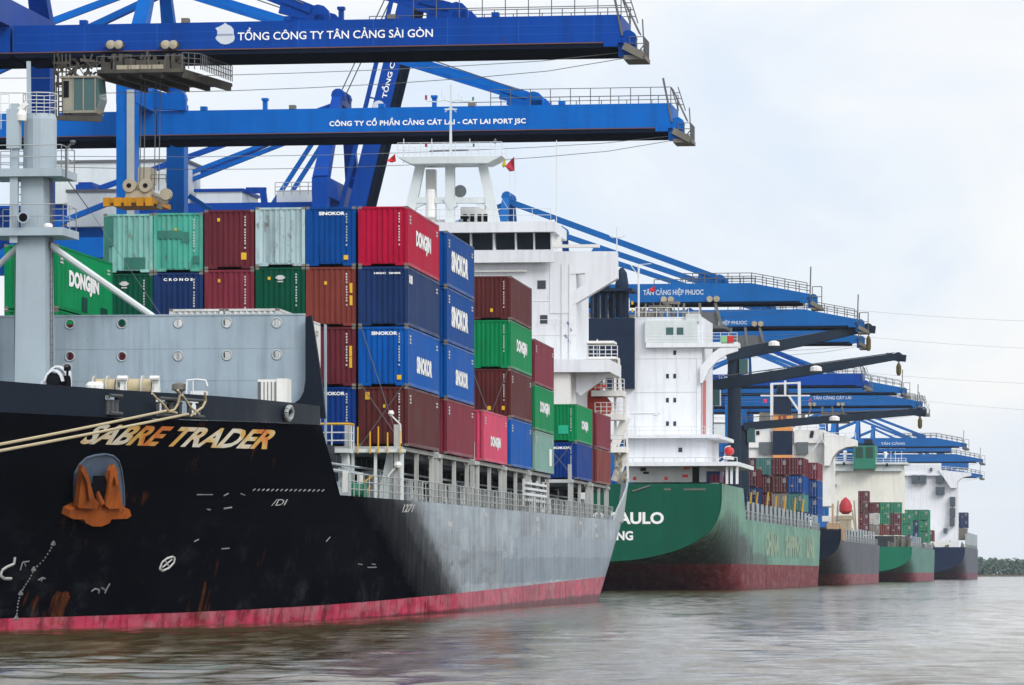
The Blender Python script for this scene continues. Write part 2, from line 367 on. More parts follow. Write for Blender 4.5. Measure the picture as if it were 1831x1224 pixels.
    col = mixc(nt, fr, col, (.16, .05, .015))
    nt.links.new(col, b.inputs['Base Color'])
    rg = math_('ADD', ramp(nt, n2, [(.3, rough - .06), (.7, rough + .12)]), math_('MULTIPLY', isb, .12)); nt.links.new(rg, b.inputs['Roughness'])
    b.inputs['Specular IOR Level'].default_value = spec
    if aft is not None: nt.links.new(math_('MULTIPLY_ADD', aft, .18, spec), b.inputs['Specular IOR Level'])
    bp = N(nt, 'ShaderNodeBump'); bp.inputs['Strength'].default_value = .12; bp.inputs['Distance'].default_value = .12
    nt.links.new(noise(nt, mapping(nt, P, (.5, .75, .5)), 1, 2, .5), bp.inputs['Height']); nt.links.new(bp.outputs[0], b.inputs['Normal'])
    return m

# ------------------------------------------------------------------ river, far bank, quay
def water_mat():
    m, nt, b = newmat('river_water'); t = N(nt, 'ShaderNodeTexCoord'); P = t.outputs['Object']
    n0 = noise(nt, mapping(nt, P, (.012, .006, 1)), 1, 4, .6)
    nt.links.new(mixc(nt, ramp(nt, n0, [(.35, 0), (.65, 1)]), (.062, .044, .014), (.10, .073, .030)), b.inputs['Base Color'])
    b.inputs['IOR'].default_value = 1.33
    cat = noise(nt, mapping(nt, P, (.9, .10, 1), (5, 2, 0)), 1, 5, .62, .3); big = noise(nt, mapping(nt, P, (.05, .018, 1), (1, 7, 0)), 1, 3, .5)
    ad = N(nt, 'ShaderNodeMath', operation='MULTIPLY_ADD'); nt.links.new(big, ad.inputs[0]); ad.inputs[1].default_value = .5; nt.links.new(cat, ad.inputs[2])
    nt.links.new(ramp(nt, ad.outputs[0], [(.60, .05), (.95, .24)]), b.inputs['Roughness'])
    hs = None
    for sx, sy, sc_, amp, det in ((.5, .34, 1, .16, 4), (1.7, 1.3, 1, .085, 4), (5, 4, 1, .03, 3)):
        n = noise(nt, mapping(nt, P, (sx, sy, 1), (sx * 13, sy * 7, 0)), sc_, det, .6, .4)
        k = N(nt, 'ShaderNodeMath', operation='MULTIPLY_ADD'); nt.links.new(n, k.inputs[0]); k.inputs[1].default_value = amp
        if hs is None: k.inputs[2].default_value = 0
        else: nt.links.new(hs, k.inputs[2])
        hs = k.outputs[0]
    bp = N(nt, 'ShaderNodeBump'); bp.inputs['Strength'].default_value = 1; bp.inputs['Distance'].default_value = .22
    nt.links.new(hs, bp.inputs['Height']); nt.links.new(bp.outputs[0], b.inputs['Normal'])
    return m
def river():
    """near water is a real wavy surface (a sum of many short wave trains), flat farther off"""
    import numpy as np
    rs = np.random.RandomState(4)
    X = np.arange(-58, 66.01, .26); y = 72.0; Y = [y]
    while y < 470: y += .22 * (y / 80) ** 1.25; Y.append(y)
    Y = np.array(Y); gx, gy = np.meshgrid(X, Y); h = np.zeros_like(gx)
    for k in range(70):
        lam = .8 * (3.6 / .8) ** rs.rand(); th = rs.normal(1.4, .65); a = .0030 * lam ** .85 * (.4 + rs.rand()); ph = rs.rand() * 6.283
        kk = 6.2832 / lam; h += a * np.sin(kk * (gx * math.cos(th) + gy * math.sin(th)) + ph) * np.clip((lam / (.6 * (gy / 80) ** 1.25) - 1) / 2, 0, 1)
    patch = .55 + .45 * np.sin(gx * .11 + gy * .045 + 1) * np.sin(gy * .06 - gx * .05)
    e = np.minimum.reduce([(gx - X[0]) / 6, (X[-1] - gx) / 6, (gy - Y[0]) / 2, (Y[-1] - gy) / 90]); h *= np.clip(e, 0, 1) * (.6 + .7 * patch)
    n, m = gx.shape; co = np.stack([gx, gy, h], -1).reshape(-1, 3)
    i = (np.arange(n - 1)[:, None] * m + np.arange(m - 1)[None, :]).ravel(); f = np.stack([i, i + 1, i + m + 1, i + m], -1)
    x0, x1, y0, y1 = X[0], X[-1], Y[0], Y[-1]; b = len(co)
    ext = np.array([(-3900, -60, 0), (3900, -60, 0), (3900, 3900, 0), (-3900, 3900, 0), (x0, -60, 0), (x1, -60, 0), (x0, 3900, 0), (x1, 3900, 0)])
    c00, c10, c01, c11 = 0, m - 1, (n - 1) * m, n * m - 1
    f2 = [(b, b + 4, b + 6, b + 3), (b + 5, b + 1, b + 2, b + 7), (b + 4, b + 5, c10, c00), (c01, c11, b + 7, b + 6)]
    me = bpy.data.meshes.new('river_water'); me.from_pydata(np.vstack([co, ext]).tolist(), [], f.tolist() + f2); me.materials.append(water_mat())
    me.polygons.foreach_set('use_smooth', [True] * len(me.polygons)); me.update(); return me
o = link('river_water', river()); tag(o, kind='structure')

QYAW = math.atan((1975 - CX) / F_PX); QA, QP = dirs(QYAW)          # the quay runs away to the right of the view axis
QF = Frame(V((0, 0, 0)), QYAW)
RAIL = -77.0                                                         # crane rail, metres to the left of the sight line along the quay
qm = MB(); qm.box(-600, RAIL + 3.2, -150, 1750, -1, 3.0); qm.box(RAIL + 2.9, RAIL + 3.5, -150, 1750, 2.0, 3.25)
q = qm.build('quay', M_CONC); q.matrix_world = QF.M; tag(q, kind='structure')
for d in range(120, 1740, 24):
    pass
def foliage_mat():
    m, nt, b = newmat('foliage'); oi = N(nt, 'ShaderNodeTexCoord')
    n1 = noise(nt, mapping(nt, oi.outputs['Object'], (.05, .05, .12)), 1, 4, .6)
    nt.links.new(mixc(nt, ramp(nt, n1, [(.35, 0), (.65, 1)]), (.065, .115, .08), (.09, .145, .10)), b.inputs['Base Color']); b.inputs['Roughness'].default_value = .7  # leaf green lightened and blued to carry distance haze
    return m
g = MB(); g.prism([(-400, 2560, -.5), (1500, 2560, -.5), (1500, 2560, .9), (-400, 2560, .9)], (0, 900, 0))
g = g.build('far_bank', flat('bank_mud', (.12, .1, .07), .9)); tag(g, kind='structure')
fm = MB(); rr = random.Random(5)
for i in range(260):                                                # crowns of the wood on the far bank, a mass of leaf clumps
    cx_ = 170 + 330 * rr.random(); cy_ = 2566 + 60 * rr.random() ** 1.5; H = rr.uniform(8.5, 11) + 1.6 * math.sin(cx_ * .03); W = rr.uniform(4, 7)
    for k in range(26):
        c = V((cx_ + rr.uniform(-W, W), cy_ - rr.uniform(0, 5), rr.uniform(.6, 4.5))); s_ = rr.uniform(.5, 1.2); a = V((rr.gauss(0, 1), rr.gauss(0, 1), rr.gauss(0, 1))).normalized(); bb = a.orthogonal().normalized(); cc = a.cross(bb)
        fm.quad(c + bb * s_, c + cc * s_, c - bb * s_, c - cc * s_)
    for k in range(150):
        th = rr.uniform(0, 6.283); ph = math.acos(rr.uniform(-.5, 1)); rad = rr.uniform(.75, 1.05)
        c = V((cx_ + W * rad * math.sin(ph) * math.cos(th), cy_ + W * rad * math.sin(ph) * math.sin(th), max(.7, H * .56 + H * .46 * rad * math.cos(ph))))
        s_ = rr.uniform(.4, .95); a = V((rr.gauss(0, 1), rr.gauss(0, 1), rr.gauss(0, 1))).normalized(); bb = a.orthogonal().normalized(); cc = a.cross(bb)
        fm.quad(c + bb * s_, c + cc * s_ * .8, c - bb * s_ * .9, c - cc * s_)
fo = fm.build('forest', foliage_mat()); tag(fo, 'distant green wood along the far bank', 'forest', kind='stuff')
# ------------------------------------------------------------------ shipping containers
W = 2.438
def corr(a0, a1, pitch, out, inn):
    n = max(1, round((a1 - a0) / pitch)); p = (a1 - a0) / n; r = []
    for i in range(n):
        b = a0 + i * p; r += [(b, out), (b + p * .27, out), (b + p * .5, inn), (b + p * .77, inn)]
    return r + [(a1, out)]
_cm = {}
def cont_mesh(L, H):
    k = (L, H)
    if k in _cm: return _cm[k]
    mb = MB(); z0, z1 = .17, H - .11; hy, hx = L / 2, W / 2
    for sx in (1, -1):
        pr = corr(-hy + .15, hy - .15, .278, hx - .012, hx - .05); n = len(pr)
        mb.add([(sx * o, a, z) for z in (z0, z1) for a, o in pr], [(i, i + 1, n + i + 1, n + i) for i in range(n - 1)])
    for sy in (1, -1):
        pr = corr(-hx + .15, hx - .15, .27, hy - .02, hy - .075); n = len(pr)
        mb.add([(a, sy * o, z) for z in (z0, z1) for a, o in pr], [(i, i + 1, n + i + 1, n + i) for i in range(n - 1)])
    mb.box(-hx + .06, hx - .06, -hy + .08, hy - .08, H - .09, H - .03)
    mb.box(-hx + .06, hx - .06, -hy + .4, hy - .4, .13, .16)
    body = mb.mesh('container_shell', [M_GREY])
    f = MB()
    for sx in (1, -1):
        for sy in (1, -1):
            f.box(sx * hx, sx * (hx - .16), sy * hy, sy * (hy - .13), .12, H - .12)
        f.box(sx * hx, sx * (hx - .09), -hy + .16, hy - .16, H - .11, H - .02)
        f.box(sx * hx, sx * (hx - .07), -hy + .16, hy - .16, .02, .18)
    for sy in (1, -1):
        f.box(-hx + .17, hx - .17, sy * hy, sy * (hy - .1), H - .12, H - .02)
        for sx in (1, -1): f.box(sx * (hx - .17), sx * (hx - .62), sy * hy, sy * (hy - .1), .02, .17)
        f.box(-hx + .6, hx - .6, sy * (hy - .06), sy * (hy - .12), .11, .175)
    f.mi(1)
    for sx in (1, -1):
        for sy in (1, -1):
            for z in (0, H - .12): f.box(sx * (hx + .004), sx * (hx - .175), sy * (hy + .004), sy * (hy - .165), z, z + .12)
    fr = f.mesh('container_frame', [M_GREY, M_STEEL])
    _cm[k] = body, fr; return _cm[k]
_lb = {}
def lock_bars(L, H):
    if (L, H) not in _lb:
        mb = MB(); y = -L / 2 - .035
        for x in (-.86, -.36, .36, .86):
            mb.tube((x, y, .2), (x, y, H - .14), .022, 5); mb.box(x - .14, x + .02, y - .02, y + .02, 1.2, 1.26)
            for z in (.35, H - .35): mb.box(x - .06, x + .06, y - .025, y + .03, z, z + .07)
        mb.box(-.012, .012, y + .01, y + .03, .2, H - .14)
        _lb[(L, H)] = mb.mesh('locking_bars', [M_RAIL])
    return _lb[(L, H)]
CN = {  # container paints: base colour, dirt, rust, fade
    'maroon': ((.105, .018, .026), .3, .1, 0), 'maroon2': ((.17, .024, .04), .25, .08, 0), 'brown': ((.17, .036, .028), .3, .12, 0), 'darkbrown': ((.085, .02, .02), .3, .1, 0),
    'crimson': ((.34, .004, .032), .2, .05, 0), 'pink': ((.50, .06, .12), .25, .06, 0), 'navy': ((.010, .030, .105), .35, .08, 0), 'blue': ((.001, .05, .22), .25, .05, 0),
    'sky': ((.001, .075, .32), .2, .05, 0), 'royal': ((.005, .036, .19), .25, .05, 0), 'green': ((.001, .19, .062), .2, .05, 0), 'forest': ((.001, .062, .034), .25, .06, 0),
    'teal': ((.06, .31, .235), .6, .6, .3), 'palegreen': ((.17, .39, .345), .7, .7, .6), 'paleblue': ((.34, .45, .47), .8, .9, .3), 'white': ((.58, .58, .56), .3, .14, 0),
    'seagreen': ((.16, .29, .25), .3, .12, .3), 'tealfar': ((.06, .19, .18), .2, .05, 0), 'beige': ((.27, .24, .21), .3, .1, 0), 'fgreen': ((.015, .19, .10), .2, .05, 0)}
def cpaint(k):
    c, d, r, f = CN[k]; return paint(c, min(1, d + .3), r + .12, .4, .12, f, name=k + '_container_paint', scale=1.2)
def decal(name, parent, rects, mat):
    """flat stickers: (face, u0, u1, v0, v1) in metres on the end or on the side, face 'f' end toward the bow/viewer, 's' outboard side"""
    L, H = parent['len'], parent['hgt']; mb = MB()
    for fc, u0, u1, v0, v1 in rects:
        if fc == 'f': y = -L / 2 - .008; mb.quad((u0, y, v0), (u1, y, v0), (u1, y, v1), (u0, y, v1))
        else: x = W / 2 + .008; mb.quad((x, u0, v0), (x, u1, v0), (x, u1, v1), (x, u0, v1))
    return mb.build(name, mat, parent)
GR1 = 'containers stacked on the black and grey ship'
def container(F, xr, y0, z, L, H, col, label, group=GR1, side=None, front=None, marks='', yel=(), patch=None, bars=False, small=False):
    body, frm = cont_mesh(L, H)
    o = link('shipping_container', body); o.matrix_world = F.M @ Matrix.Translation((xr - W / 2, y0 + L / 2, z))
    tag(o, label, 'container', group)
    mat = cpaint(col)
    def setm(ob, i, m): ob.material_slots[i].link = 'OBJECT'; ob.material_slots[i].material = m
    setm(o, 0, mat); fr = link('frame', frm, o); setm(fr, 0, mat)
    o['len'], o['hgt'] = L, H
    if side:                                            # (text, start along length, width, bottom, height)
        t, a, wd, zb, ht = side
        lettering(t, (W / 2 + .008, -L / 2 + a, zb), (0, 1, 0), (0, 0, 1), wd, ht, M_LET, o, bold=.06)
    if front:
        t, a, wd, zb, ht = front
        lettering(t, (a, -L / 2 - .008, zb), (1, 0, 0), (0, 0, 1), wd, ht, M_LET, o, bold=.04)
    rc = []; rn = random.Random(hash(label) % 9999 if False else len(label) * 7 + int(z * 100) + int(xr * 10))
    if 'n' in marks:                                    # the number painted down the right of the end: too small to read
        zt = H - .32
        for i in range(11):
            hgt = .085
            rc.append(('f', .74 + rn.uniform(0, .02), .82, zt - hgt, zt)); zt -= hgt + (.05 if i not in (3, 9) else .13)
    if 's' in marks:                                    # the same along the outboard side, near its top corners
        for i in range(3): rc.append(('s', -L / 2 + .55, -L / 2 + 1.15, H - .5 - i * .16, H - .40 - i * .16))
        for i in range(2): rc.append(('s', L / 2 - 1.3, L / 2 - .6, H - .5 - i * .16, H - .41 - i * .16))
    if 'd' in marks:                                    # data block on the door end
        for i in range(5): rc.append(('f', .5, 1.0, H - .55 - i * .14, H - .47 - i * .14))
    if rc: decal('marking', o, rc, M_LETW)
    if yel: decal('placard', o, [('f', a - s, a + s, b - s2, b + s2) for a, b, s, s2 in yel], M_YEL)
    if patch: decal('paint_patch', o, patch[0], patch[1])
    if bars: link('locking_bars', lock_bars(L, H), o)
    return o
# ------------------------------------------------------------------ ship 1: black container ship, bow toward the viewer
S1YAW = math.atan((1720 - CX) / F_PX)
_a, _p = dirs(S1YAW)
_corner = V(((730 - CX) / 36.8, F_PX / 36.8, 0))
S1 = Frame(_corner - _p * 13.5, S1YAW, R(.25))
B1 = 13.7
def s1_b(y, z):                                        # half breadth of the moulded hull
    t = max(0.0, min(1.0, z / 9.3)); ts = t ** 1.5
    ys = -58.5 - 4.5 * ts; yf = 19 - 19 * t; p = 5.3 + 1.1 * t
    u = (y - ys) / (yf - ys)
    if u <= 0: return 0.0
    if u >= 1: b = B1
    else: b = B1 * (1 - (1 - .86 * u) ** p) / (1 - .14 ** p) * (1 - .12 * (1 - u))
    ya = 103 + 3.6 * max(0, z)                          # run aft: the sides draw in toward the stern
    if y > ya: b -= .0065 * (y - ya) ** 2
    if z < 0: b *= 1 + .01 * z
    return b
def s1_knuckle(y): return 7.85 + .75 * max(0, min(1, (y + 60) / 38)) + (.5 * max(0, (-y - 45) / 18) ** 2)
def s1_top(y):
    if y < -24.3: return s1_knuckle(y)
    if y < -19.8: k = (y + 24.3) / 4.5; return s1_knuckle(-24.3) * (1 - k) + 5.62 * k
    return 5.62 + max(0, (y - 118) / 18) ** 2 * .35
def s1_yend(z): return 108 + 5.6 * max(-1, z)
def s1_grid(zlo, zhi, ys, nz, sgn):
    vs, fs = [], []
    for yk in ys:
        u = max(0.0, min(1.0, (25 - yk) / (25 + 63.0)))
        for j in range(nz + 1):
            a, b = zlo(yk), zhi(yk); z = a + (b - a) * j / nz; ts = max(0, min(1, z / 9.3)) ** 1.5
            y = yk + (4.5 * (1 - ts)) * u
            if yk > 80: y = 80 + (yk - 80) / (140 - 80) * (s1_yend(z) - 80)
            vs.append((sgn * s1_b(y, z), y, z))
    for i in range(len(ys) - 1):
        for j in range(nz): k = i * (nz + 1) + j; fs.append((k, k + 1, k + nz + 2, k + nz + 1))
    return vs, fs
ship1 = empty('container_ship', S1.M, 'black container ship with rusty anchor and tall grey foremast, bow toward viewer', 'container ship', 'container ships moored along the quay')
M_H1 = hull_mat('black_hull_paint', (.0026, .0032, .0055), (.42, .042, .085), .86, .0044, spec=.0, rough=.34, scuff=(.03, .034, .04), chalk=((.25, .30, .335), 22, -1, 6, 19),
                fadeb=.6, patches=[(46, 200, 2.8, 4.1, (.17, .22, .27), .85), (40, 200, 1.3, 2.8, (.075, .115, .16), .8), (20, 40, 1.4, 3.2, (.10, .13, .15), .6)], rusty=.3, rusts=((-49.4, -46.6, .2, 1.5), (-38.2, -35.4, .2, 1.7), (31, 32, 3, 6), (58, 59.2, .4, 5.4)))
ys = [-62.99, -62.9, -62.7, -62.3] + [-62 + .75 * i for i in range(1, 32)] + [-38 + 1.25 * i for i in range(1, 52)] + [30 + 5 * i for i in range(0, 23)]
ys = sorted(set(ys + [-24.3, -19.8]))
mb = MB()
for sg in (1, -1): mb.add(*s1_grid(lambda y: -1.6, s1_top, ys, 26, sg))
vs = []                                                 # transom
for j in range(13):
    z = -1.6 + (s1_top(140) + 1.6) * j / 12; vs += [(s1_b(s1_yend(z), z), s1_yend(z), z), (-s1_b(s1_yend(z), z), s1_yend(z), z)]
mb.add(vs, [(2 * j, 2 * j + 1, 2 * j + 3, 2 * j + 2) for j in range(12)])
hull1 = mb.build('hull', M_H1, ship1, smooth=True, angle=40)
def on_hull(px, py, b=s1_b, F=S1, y0=-70, y1=20):
    o, d = F.ray(px, py); lo, hi = (y0 - o.y) / d.y, (y1 - o.y) / d.y
    f = lambda t: (o + d * t).x - b((o + d * t).y, (o + d * t).z)
    n = 400; prev = f(lo)
    for i in range(1, n + 1):
        t = lo + (hi - lo) * i / n; cur = f(t)
        if prev > 0 and cur <= 0:
            a, c = t - (hi - lo) / n, t
            for _ in range(30):
                m = (a + c) / 2
                if f(m) > 0: a = m
                else: c = m
            return o + d * a
        prev = cur
    return None
def hull_n(p, b=s1_b):
    e = .05; by = (b(p.y + e, p.z) - b(p.y - e, p.z)) / (2 * e); bz = (b(p.y, p.z + e) - b(p.y, p.z - e)) / (2 * e)
    n = V((1, -by, -bz)).normalized(); t = V((by, 1, 0)).normalized(); return n, t, n.cross(t) * -1 if n.cross(t).z < 0 else n.cross(t)

# main deck, forecastle deck
dk = MB()
for a, b_ in zip(ys, ys[1:]):
    if b_ <= -19.7: z = 7.75 if b_ < -24 else 7.2
    else: z = 5.5
    xa, xb = s1_b(a, z) - .1, s1_b(b_, z) - .1
    if b_ < 139: dk.quad((-xa, a, z), (xa, a, z), (xb, b_, z), (-xb, b_, z))
dk.build('deck', paint((.10, .13, .12), .4, .2, .7, name='deck_paint'), ship1)
# bulwark: hull navy, lightened in colour for its upright lit face, with openings for the fairleads
def bul_top(y): return 9.0 + .38 * max(0, min(1, (y + 60) / 38)) + (.6 * max(0, (-y - 45) / 18) ** 2)
def pxy(px, z=8.9):                                    # station of the hull edge seen at this column of the photograph
    best = None
    for i in range(900):
        y = -62 + i * .07
        if y > -14: break
        e = abs(S1.pix(s1_b(y, z), y, z)[0] - px)
        if best is None or e < best[0]: best = (e, y)
    return best[1]
gaps = [(pxy(206), pxy(226)), (pxy(291), pxy(321)), (pxy(331), pxy(368))]
M_BUL = paint((.008, .013, .022), .25, .04, .5, .12, name='lit_bulwark_paint')
by = sorted(set([y for y in ys if y < -24.2] + [g for q in gaps for g in q]))
bm_ = MB()
for sg in (1, -1):
    for a, b_ in zip(by, by[1:]):
        mid = (a + b_) / 2; gap = sg > 0 and any(g0 < mid < g1 for g0, g1 in gaps)
        seg = ((0, .12), (.78, 1)) if gap else ((0, 1),)
        for f0, f1 in seg:
            P = []
            for yy, ff in ((a, f0), (b_, f0), (b_, f1), (a, f1)):
                k = s1_knuckle(yy); z = k + (bul_top(yy) - k) * ff; P.append(V((sg * (s1_b(yy, k) + .02), yy + (.0 if yy < -24.5 else (z - s1_knuckle(yy)) * -.25), z)))
            inn = [p - V((sg * .12, 0, 0)) for p in P]
            bm_.add(P + inn, [(0, 1, 2, 3), (7, 6, 5, 4), (3, 2, 6, 7), (0, 4, 5, 1)])
# the bulwark rises to the height of the breakwater at its after end and slopes down to the main deck
for sg in (1, -1):
    P = [S1.hit(px, py, 'y', -21.75) for px, py in ((546, 567), (557, 563), (567, 628), (577, 697), (582, 748), (480, 745), (505, 733), (524, 722), (536, 713), (543, 700), (546, 680))]
    bm_.prism([(sg * p.x, -21.75, p.z) for p in P], (0, .3, 0))
bul = bm_.build('bulwark', M_BUL, ship1)
fl = MB()                                               # fairlead rollers and rims in the openings
for g0, g1 in gaps:
    fl.nxt()
    ym = (g0 + g1) / 2
    for yy in (g0 + .12, ym, g1 - .12):
        x = s1_b(yy, 8.4) - .1; k = s1_knuckle(yy); fl.lathe((x, yy, k + .1), [(.13, 0), (.1, .1), (.1, .45), (.14, .55)], 8)
    a, b_ = V((s1_b(g0, 8.4) + .06, g0, 0)), V((s1_b(g1, 8.4) + .06, g1, 0))
    for ff in (.14, .77):
        k0 = s1_knuckle(ym); z = k0 + (bul_top(ym) - k0) * ff; fl.tube(a + V((0, 0, z)), b_ + V((0, 0, z)), .07, 6)
fd = MB()  # dark plates added to stand for the shade behind the openings
for g0, g1 in gaps:
    xx = s1_b((g0 + g1) / 2, 8.4) - .75; fd.nxt().box(xx - .05, xx, g0 - .3, g1 + .3, 7.76, 9.1)
build_each(fd, 'fairlead_shade_plate', M_DARK, bul)
build_each(fl, 'fairlead', paint((.07, .075, .08), .5, .3, .55, name='fairlead_steel'), bul)
pr = MB(); pc = on_hull(512, 738); n_, t_, u_ = hull_n(pc)     # round panama chock
ring = [pc + n_ * .12 + (t_ * math.cos(i * .5236) * .5 + u_ * math.sin(i * .5236) * .27) for i in range(13)]
pr.path(ring, .1, 6); pr.build('panama_chock', paint((.3, .32, .32), .5, .2, .5, name='chock_steel'), bul)
ph = MB(); ph.add([p * 1.0 for p in [r_ - n_ * .08 for r_ in ring[:12]]], [tuple(range(12))]); ph.build('chock_opening', M_DARK, bul)

# breakwater plate across the forecastle with its round openings
BWY = -21.2
def bp(px, py): p = S1.hit(px, py, 'y', BWY); return (p.x, p.z)
tl = bp(84, 566); tr = bp(546, 563)
x1 = tr[0]; z1 = tr[1]
holes = [circle(*bp(px, py), .205, 18) for px, py in ((125, 579), (218, 578), (319, 577), (406, 577), (495, 577), (125, 637), (218, 637), (319, 636), (406, 635), (495, 634), (322, 693), (120, 658))]
zb = 7.7
wall = [(-x1, zb), (x1 - .0, zb), (x1, z1 - .0), (x1 - .1, z1), (-x1, z1)]
rim = MB()
mb = MB(); mb.add(*plate(wall, holes, -.06, (1, 0, 0), (0, 0, 1), (0, BWY, 0)))
for k in range(-5, 6): mb.box(k * 2.3 + 1.1, k * 2.3 + 1.16, BWY + .08, BWY + .5, zb, z1 - .4)
mb.box(-x1, x1, BWY - .03, BWY + .12, z1, z1 + .07)
for zz in (9.15, 10.6, 12.0): mb.box(-x1, x1, BWY - .012, BWY, zz, zz + .02)
for xx in (-6.5, -3.2, 4.9, 8.8): mb.box(xx, xx + .018, BWY - .01, BWY, zb, z1)
bw = mb.build('breakwater', paint((.285, .35, .40), .5, .16, .5, .1, name='breakwater_paint'), ship1)
for h in holes: rim.nxt(); rim.path([(p[0], BWY - .02, p[1]) for p in h + [h[0]]], .035, 4)
build_each(rim, 'opening_rim', M_GREY2, bw)
# white locker box against the breakwater and other small deck fittings seen over the bulwark
lk = MB(); a = S1.hit(461, 722, 'y', -24.5); b_ = S1.hit(497, 678, 'y', -24.5)
lk.box(a.x, b_.x, -24.5, -23.4, 7.75, b_.z); lk.box(b_.x - .02, b_.x + .42, -24.7, -23.5, 7.75, b_.z + .03)
lk.build('deck_locker', M_WHITE2, ship1)
lk = MB()
for i in range(5):
    x = a.x + (b_.x - a.x) * (.12 + .18 * i); lk.box(x, x + .03, -24.53, -24.49, 8.2, b_.z - .1)
lk.box(a.x, a.x + .12, -24.55, -24.4, 8.0, b_.z - .1); lk.build('locker_grille', M_CABLE, ship1)

# anchor in its hawse
pc = on_hull(176, 868); n_, t_, u_ = hull_n(pc)
def onp(du, dv, dn=0.0): return pc + t_ * du + V((0, 0, 1)) * dv + n_ * dn
s_t = (S1.pix(*onp(1, 0))[0] - S1.pix(*pc)[0]); s_v = (S1.pix(*pc)[1] - S1.pix(*onp(0, 1))[1])
def hp(px, py, off=.03):                                # a point on the shell plating seen at this spot, pushed out by off
    p = on_hull(px, py); n, _, _ = hull_n(p); return p + n * off
def hpv(px, py, off):                                   # the same, brought toward the eye so that it stays under this spot
    p = on_hull(px, py); n, _, _ = hull_n(p); v = ((S1.I @ V((0, 0, CAMH))) - p).normalized(); return p + v * (off / max(.25, n.dot(v)))
rec = [(131, 862), (132, 845), (140, 830), (152, 818), (168, 813), (186, 811), (200, 814), (210, 823), (215, 838), (219, 870), (220, 900), (215, 915), (195, 922), (160, 922), (138, 912), (131, 890)]
hw = MB(); inner = [hp(x, y, .05) for x, y in rec]; cen = hp(180, 868, -.5)
hw.path(inner + [inner[0]], .045, 8)
ri = [hp(x * .6 + 180 * .4, y * .6 + 868 * .4, .04) for x, y in rec]
hw.add(inner + ri, [(i, (i + 1) % 16, 16 + (i + 1) % 16, 16 + i) for i in range(16)]); hw.add(ri, [tuple(range(16))])
hw.build('hawse_bolster', paint((.09, .12, .17), .6, .1, .55, .3, name='worn_blue_steel'), ship1, smooth=True)
hb = MB(); hb.add([hp(x * .42 + 178 * .58, y * .42 + 885 * .58, .07) for x, y in rec], [tuple(range(16))]); hb.build('hawse_pipe', M_DARK, ship1)
an = MB()
vw = ((S1.I @ V((0, 0, CAMH))) - pc).normalized()
def apoly(pts, d0, d1): an.prism([hpv(x, y, d0) for x, y in pts], -n_ * (d1 - d0) * .6)
apoly([(123, 924), (126, 912), (140, 905), (150, 899), (200, 898), (214, 903), (232, 911), (235, 922), (228, 927), (180, 929), (132, 928)], .35, .95)
apoly([(140, 908), (143, 876), (146, 848), (149, 833), (152, 836), (159, 852), (164, 872), (169, 890), (178, 900), (172, 910)], .5, .85)
apoly([(187, 902), (191, 884), (194, 862), (199, 843), (206, 832), (209, 840), (212, 860), (216, 884), (220, 908), (196, 910)], .5, .85)
apoly([(146, 842), (149, 833), (159, 852), (168, 888), (160, 896), (156, 862)], .62, .7); apoly([(206, 832), (209, 840), (213, 866), (208, 868), (204, 850), (196, 880), (190, 890), (198, 848)], .62, .7)
apoly([(150, 927), (200, 927), (196, 935), (182, 941), (166, 941), (154, 935)], .35, .9)
an.tube(hpv(181, 900, .5), hpv(172, 878, .35), .13, 8, .1)
ad_ = MB(); ad_.add([hpv(x, y, .42) for x, y in ((166, 850), (188, 850), (194, 872), (190, 898), (172, 900), (164, 872))], [tuple(range(6))]); ad_.build('anchor_slot', M_DARK, ship1)
anc = an.build('anchor', M_RUSTO, ship1); anc['label'] = 'rust-orange anchor with two broad flukes drawn up in its hawse'

# name on the bow and the small marks on the shell plating
def hull_text(s, pts, mat, bold=.03, shear=0.0, name='lettering', space=1.0, parent=None):
    """pts: photo corners bottom-left, bottom-right, top-left, top-right; the glyphs follow the plating"""
    vs, fs, _ = glyphs(s, bold, shear, space)
    me = bpy.data.meshes.new(name); me.from_pydata([(u, v, 0) for u, v in vs], [], fs)
    bm = bmesh.new(); bm.from_mesh(me)
    bmesh.ops.subdivide_edges(bm, edges=[e for e in bm.edges if e.calc_length() > .03], cuts=3, use_grid_fill=False); bmesh.ops.triangulate(bm, faces=bm.faces[:])
    for v in bm.verts:
        u, t = v.co.x, v.co.y; bl, br_, tl_, tr_ = [V(p) for p in pts]
        q = (bl * (1 - u) + br_ * u) * (1 - t) + (tl_ * (1 - u) + tr_ * u) * t; v.co = hp(q.x, q.y, .025)
    bm.to_mesh(me); bm.free(); me.materials.append(mat); return link(name, me, parent or hull1)
def name_mat():
    m, nt, b = newmat('rust_stained_lettering'); t = N(nt, 'ShaderNodeTexCoord')
    n = noise(nt, mapping(nt, t.outputs['Object'], (.5, .22, .35), (3.1, 1.7, 0)), 1, 4, .6)
    c = mixc(nt, ramp(nt, n, [(.42, 0), (.5, 1)]), (.62, .58, .48), (.58, .36, .08)); c = mixc(nt, ramp(nt, n, [(.52, 0), (.57, 1)]), c, (.55, .15, .02))
    nt.links.new(c, b.inputs['Base Color']); b.inputs['Roughness'].default_value = .7; return m
nm = name_mat()
hull_text('SABRE TRADER', [(139, 793), (476, 803), (172, 757), (497, 768)], nm, .035, .22, name='name_lettering')
hull_text('1271', [(718, 916), (736, 915), (722, 901), (741, 901)], M_LETW, .03, name='draught_lettering')
hull_text('/DI', [(484, 904), (508, 903), (490, 892), (514, 892)], M_LETW, .0, name='draught_lettering')
mk = MB()
def hline(pts, r=.05):
    mk.nxt(); mk.path([hp(x, y, .0) for x, y in pts], r * .72, 4)
mkb = mk; mk = MB(); hline([(285, 1016), (289, 1005), (298, 998), (308, 995), (312, 997), (310, 1006), (302, 1015), (291, 1020), (285, 1016)], .075); hline([(290, 1014), (307, 1000)], .06); hline([(295, 1001), (303, 1014)], .06)
